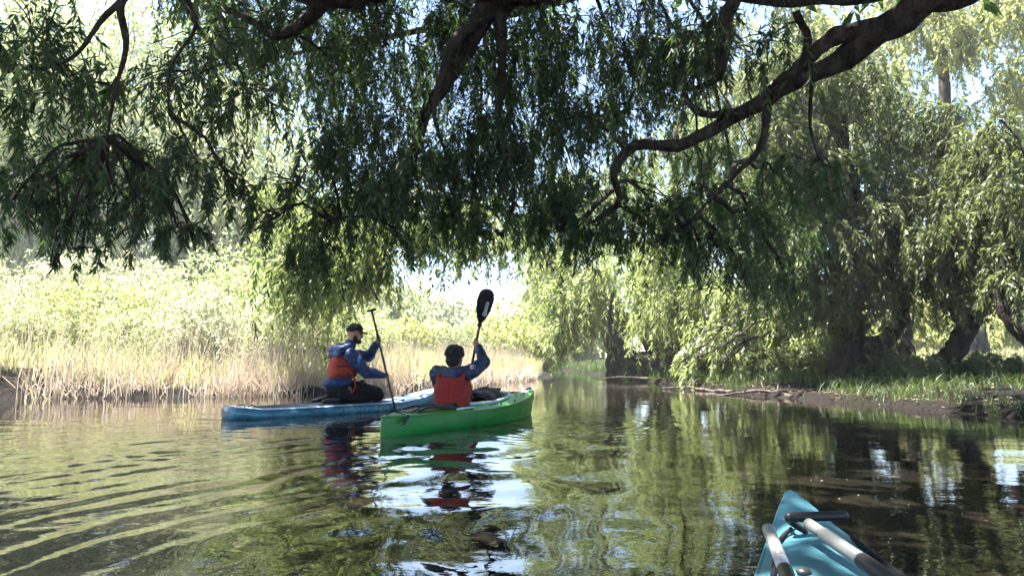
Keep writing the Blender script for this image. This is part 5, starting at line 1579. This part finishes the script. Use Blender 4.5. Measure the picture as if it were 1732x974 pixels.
# double-bladed paddle
kp = empty("paddle", (kloc[0], kloc[1], 0), KH)
tag(kp, "double-bladed kayak paddle with a black blade raised high above the kayaker", "paddle")
top_sh = gR2 - pd2 * .20
bot_sh = gR2 + pd2 * 1.00
MB().add(*tube(resample([top_sh, bot_sh], [1, 1], 12)[0], .0148, 12)).obj("shaft", M['wood'], kp)
MB().add(*tube(np.array([top_sh - pd2 * .035, top_sh - pd2 * .02, top_sh + pd2 * .005, top_sh + pd2 * .012]), [.018, .024, .024, .017], 14)).obj("drip_ring", M['black'], kp)
vw = np.array([math.sin(KH), -math.cos(KH), 0])       # screen-right in the kayaker's frame
tob = unit(np.array([-math.sin(KH) , -math.cos(KH), 0]))
wide = np.array([math.cos(-KH), math.sin(-KH), 0])    # world +x in local axes
b2, ax2, wd2, nr2 = blade(kp, top_sh - pd2 * .015, -pd2, wide, .41, .088, M['black'], .02, .18)
# label on the blade: rounded strip ending in a disc, with small print
if np.dot(nr2, np.array([-math.sin(KH), -math.cos(KH), 0])) < 0: fs = -1
else: fs = 1
def on_blade(u, v, h):
    L, hw = .41, .088
    ctr = top_sh - pd2 * .015 + ax2 * L * u - nr2 * .02 * math.sin(u * np.pi)
    return ctr + wd2 * (v + .18 * hw * u) + nr2 * ((v / hw) ** 2 * .012 * u + fs * (.006 * (1 - .5 * u) + h))
R = []
for u in np.linspace(.27, .68, 26):
    hh = .0165
    if u < .42: hh = max(.025 * math.sqrt(max(1 - ((u - .335) / .066) ** 2, 0)), .0165 if u > .37 else .004)
    if u > .66: hh = .0135
    c0 = .024 + (u - .27) * .012
    R.append(np.array([on_blade(u, c0 + hh * t, .002) for t in np.linspace(-1, 1, 5)]))
st = MB().add(*loft(R, cap=False, closed=False)).obj("sticker", M['sticker'], kp)
for k, u in enumerate(np.linspace(.45, .65, 8)):
    c0 = .024 + (u - .27) * .012
    R = [np.array([on_blade(uu, c0 + .008 * t, .0035) for t in (-1, (0.2, 1, .5, .9)[k % 4])]) for uu in (u - .006, u + .005)]
    MB().add(*loft(R, cap=False, closed=False)).obj("print_mark", M["print"], st)
a = np.linspace(0, 2 * np.pi, 20)
P = np.array([on_blade(.335 + .028 * math.sin(t), .0245 + .011 * math.cos(t), .003) for t in a]); MB().add(*tube(P, .0018, 5, caps=False)).obj("print_ring", M['print'], st)
P = np.array([on_blade(.66 + .045 * math.sin(t), -.03 + .019 * math.cos(t), .001) for t in np.linspace(.8, 5.2, 16)])
MB().add(*tube(P, .004, 6)).obj("blade_emblem", M['tube_dark'], kp)
blade(kp, bot_sh + pd2 * .0, pd2, (.3, -.2, .9), .41, .088, M['black'], .02, .18)


# ------------------------------------------------------------------ thin sunlit air
HB = MB()
hv = np.array([(x, y, z) for x in (-120, 120) for y in (-60, 140) for z in (-2.0, 26.0)], float)
HB.add(hv, np.array([[0, 1, 3, 2], [4, 6, 7, 5], [0, 4, 5, 1], [2, 3, 7, 6], [0, 2, 6, 4], [1, 5, 7, 3]]))
m, nt, out = new_mat("haze_air")
pv = N(nt, "ShaderNodeVolumePrincipled", Density=0.0012, Anisotropy=0.35)
pv.inputs["Color"].default_value = (0.93, 0.95, 1.0, 1)
nt.links.new(pv.outputs[0], out.inputs["Volume"])
hz_o = HB.obj("haze", m, None, smooth=False)
tag(hz_o, "thin bright haze in the air over the river", "haze", kind="stuff")
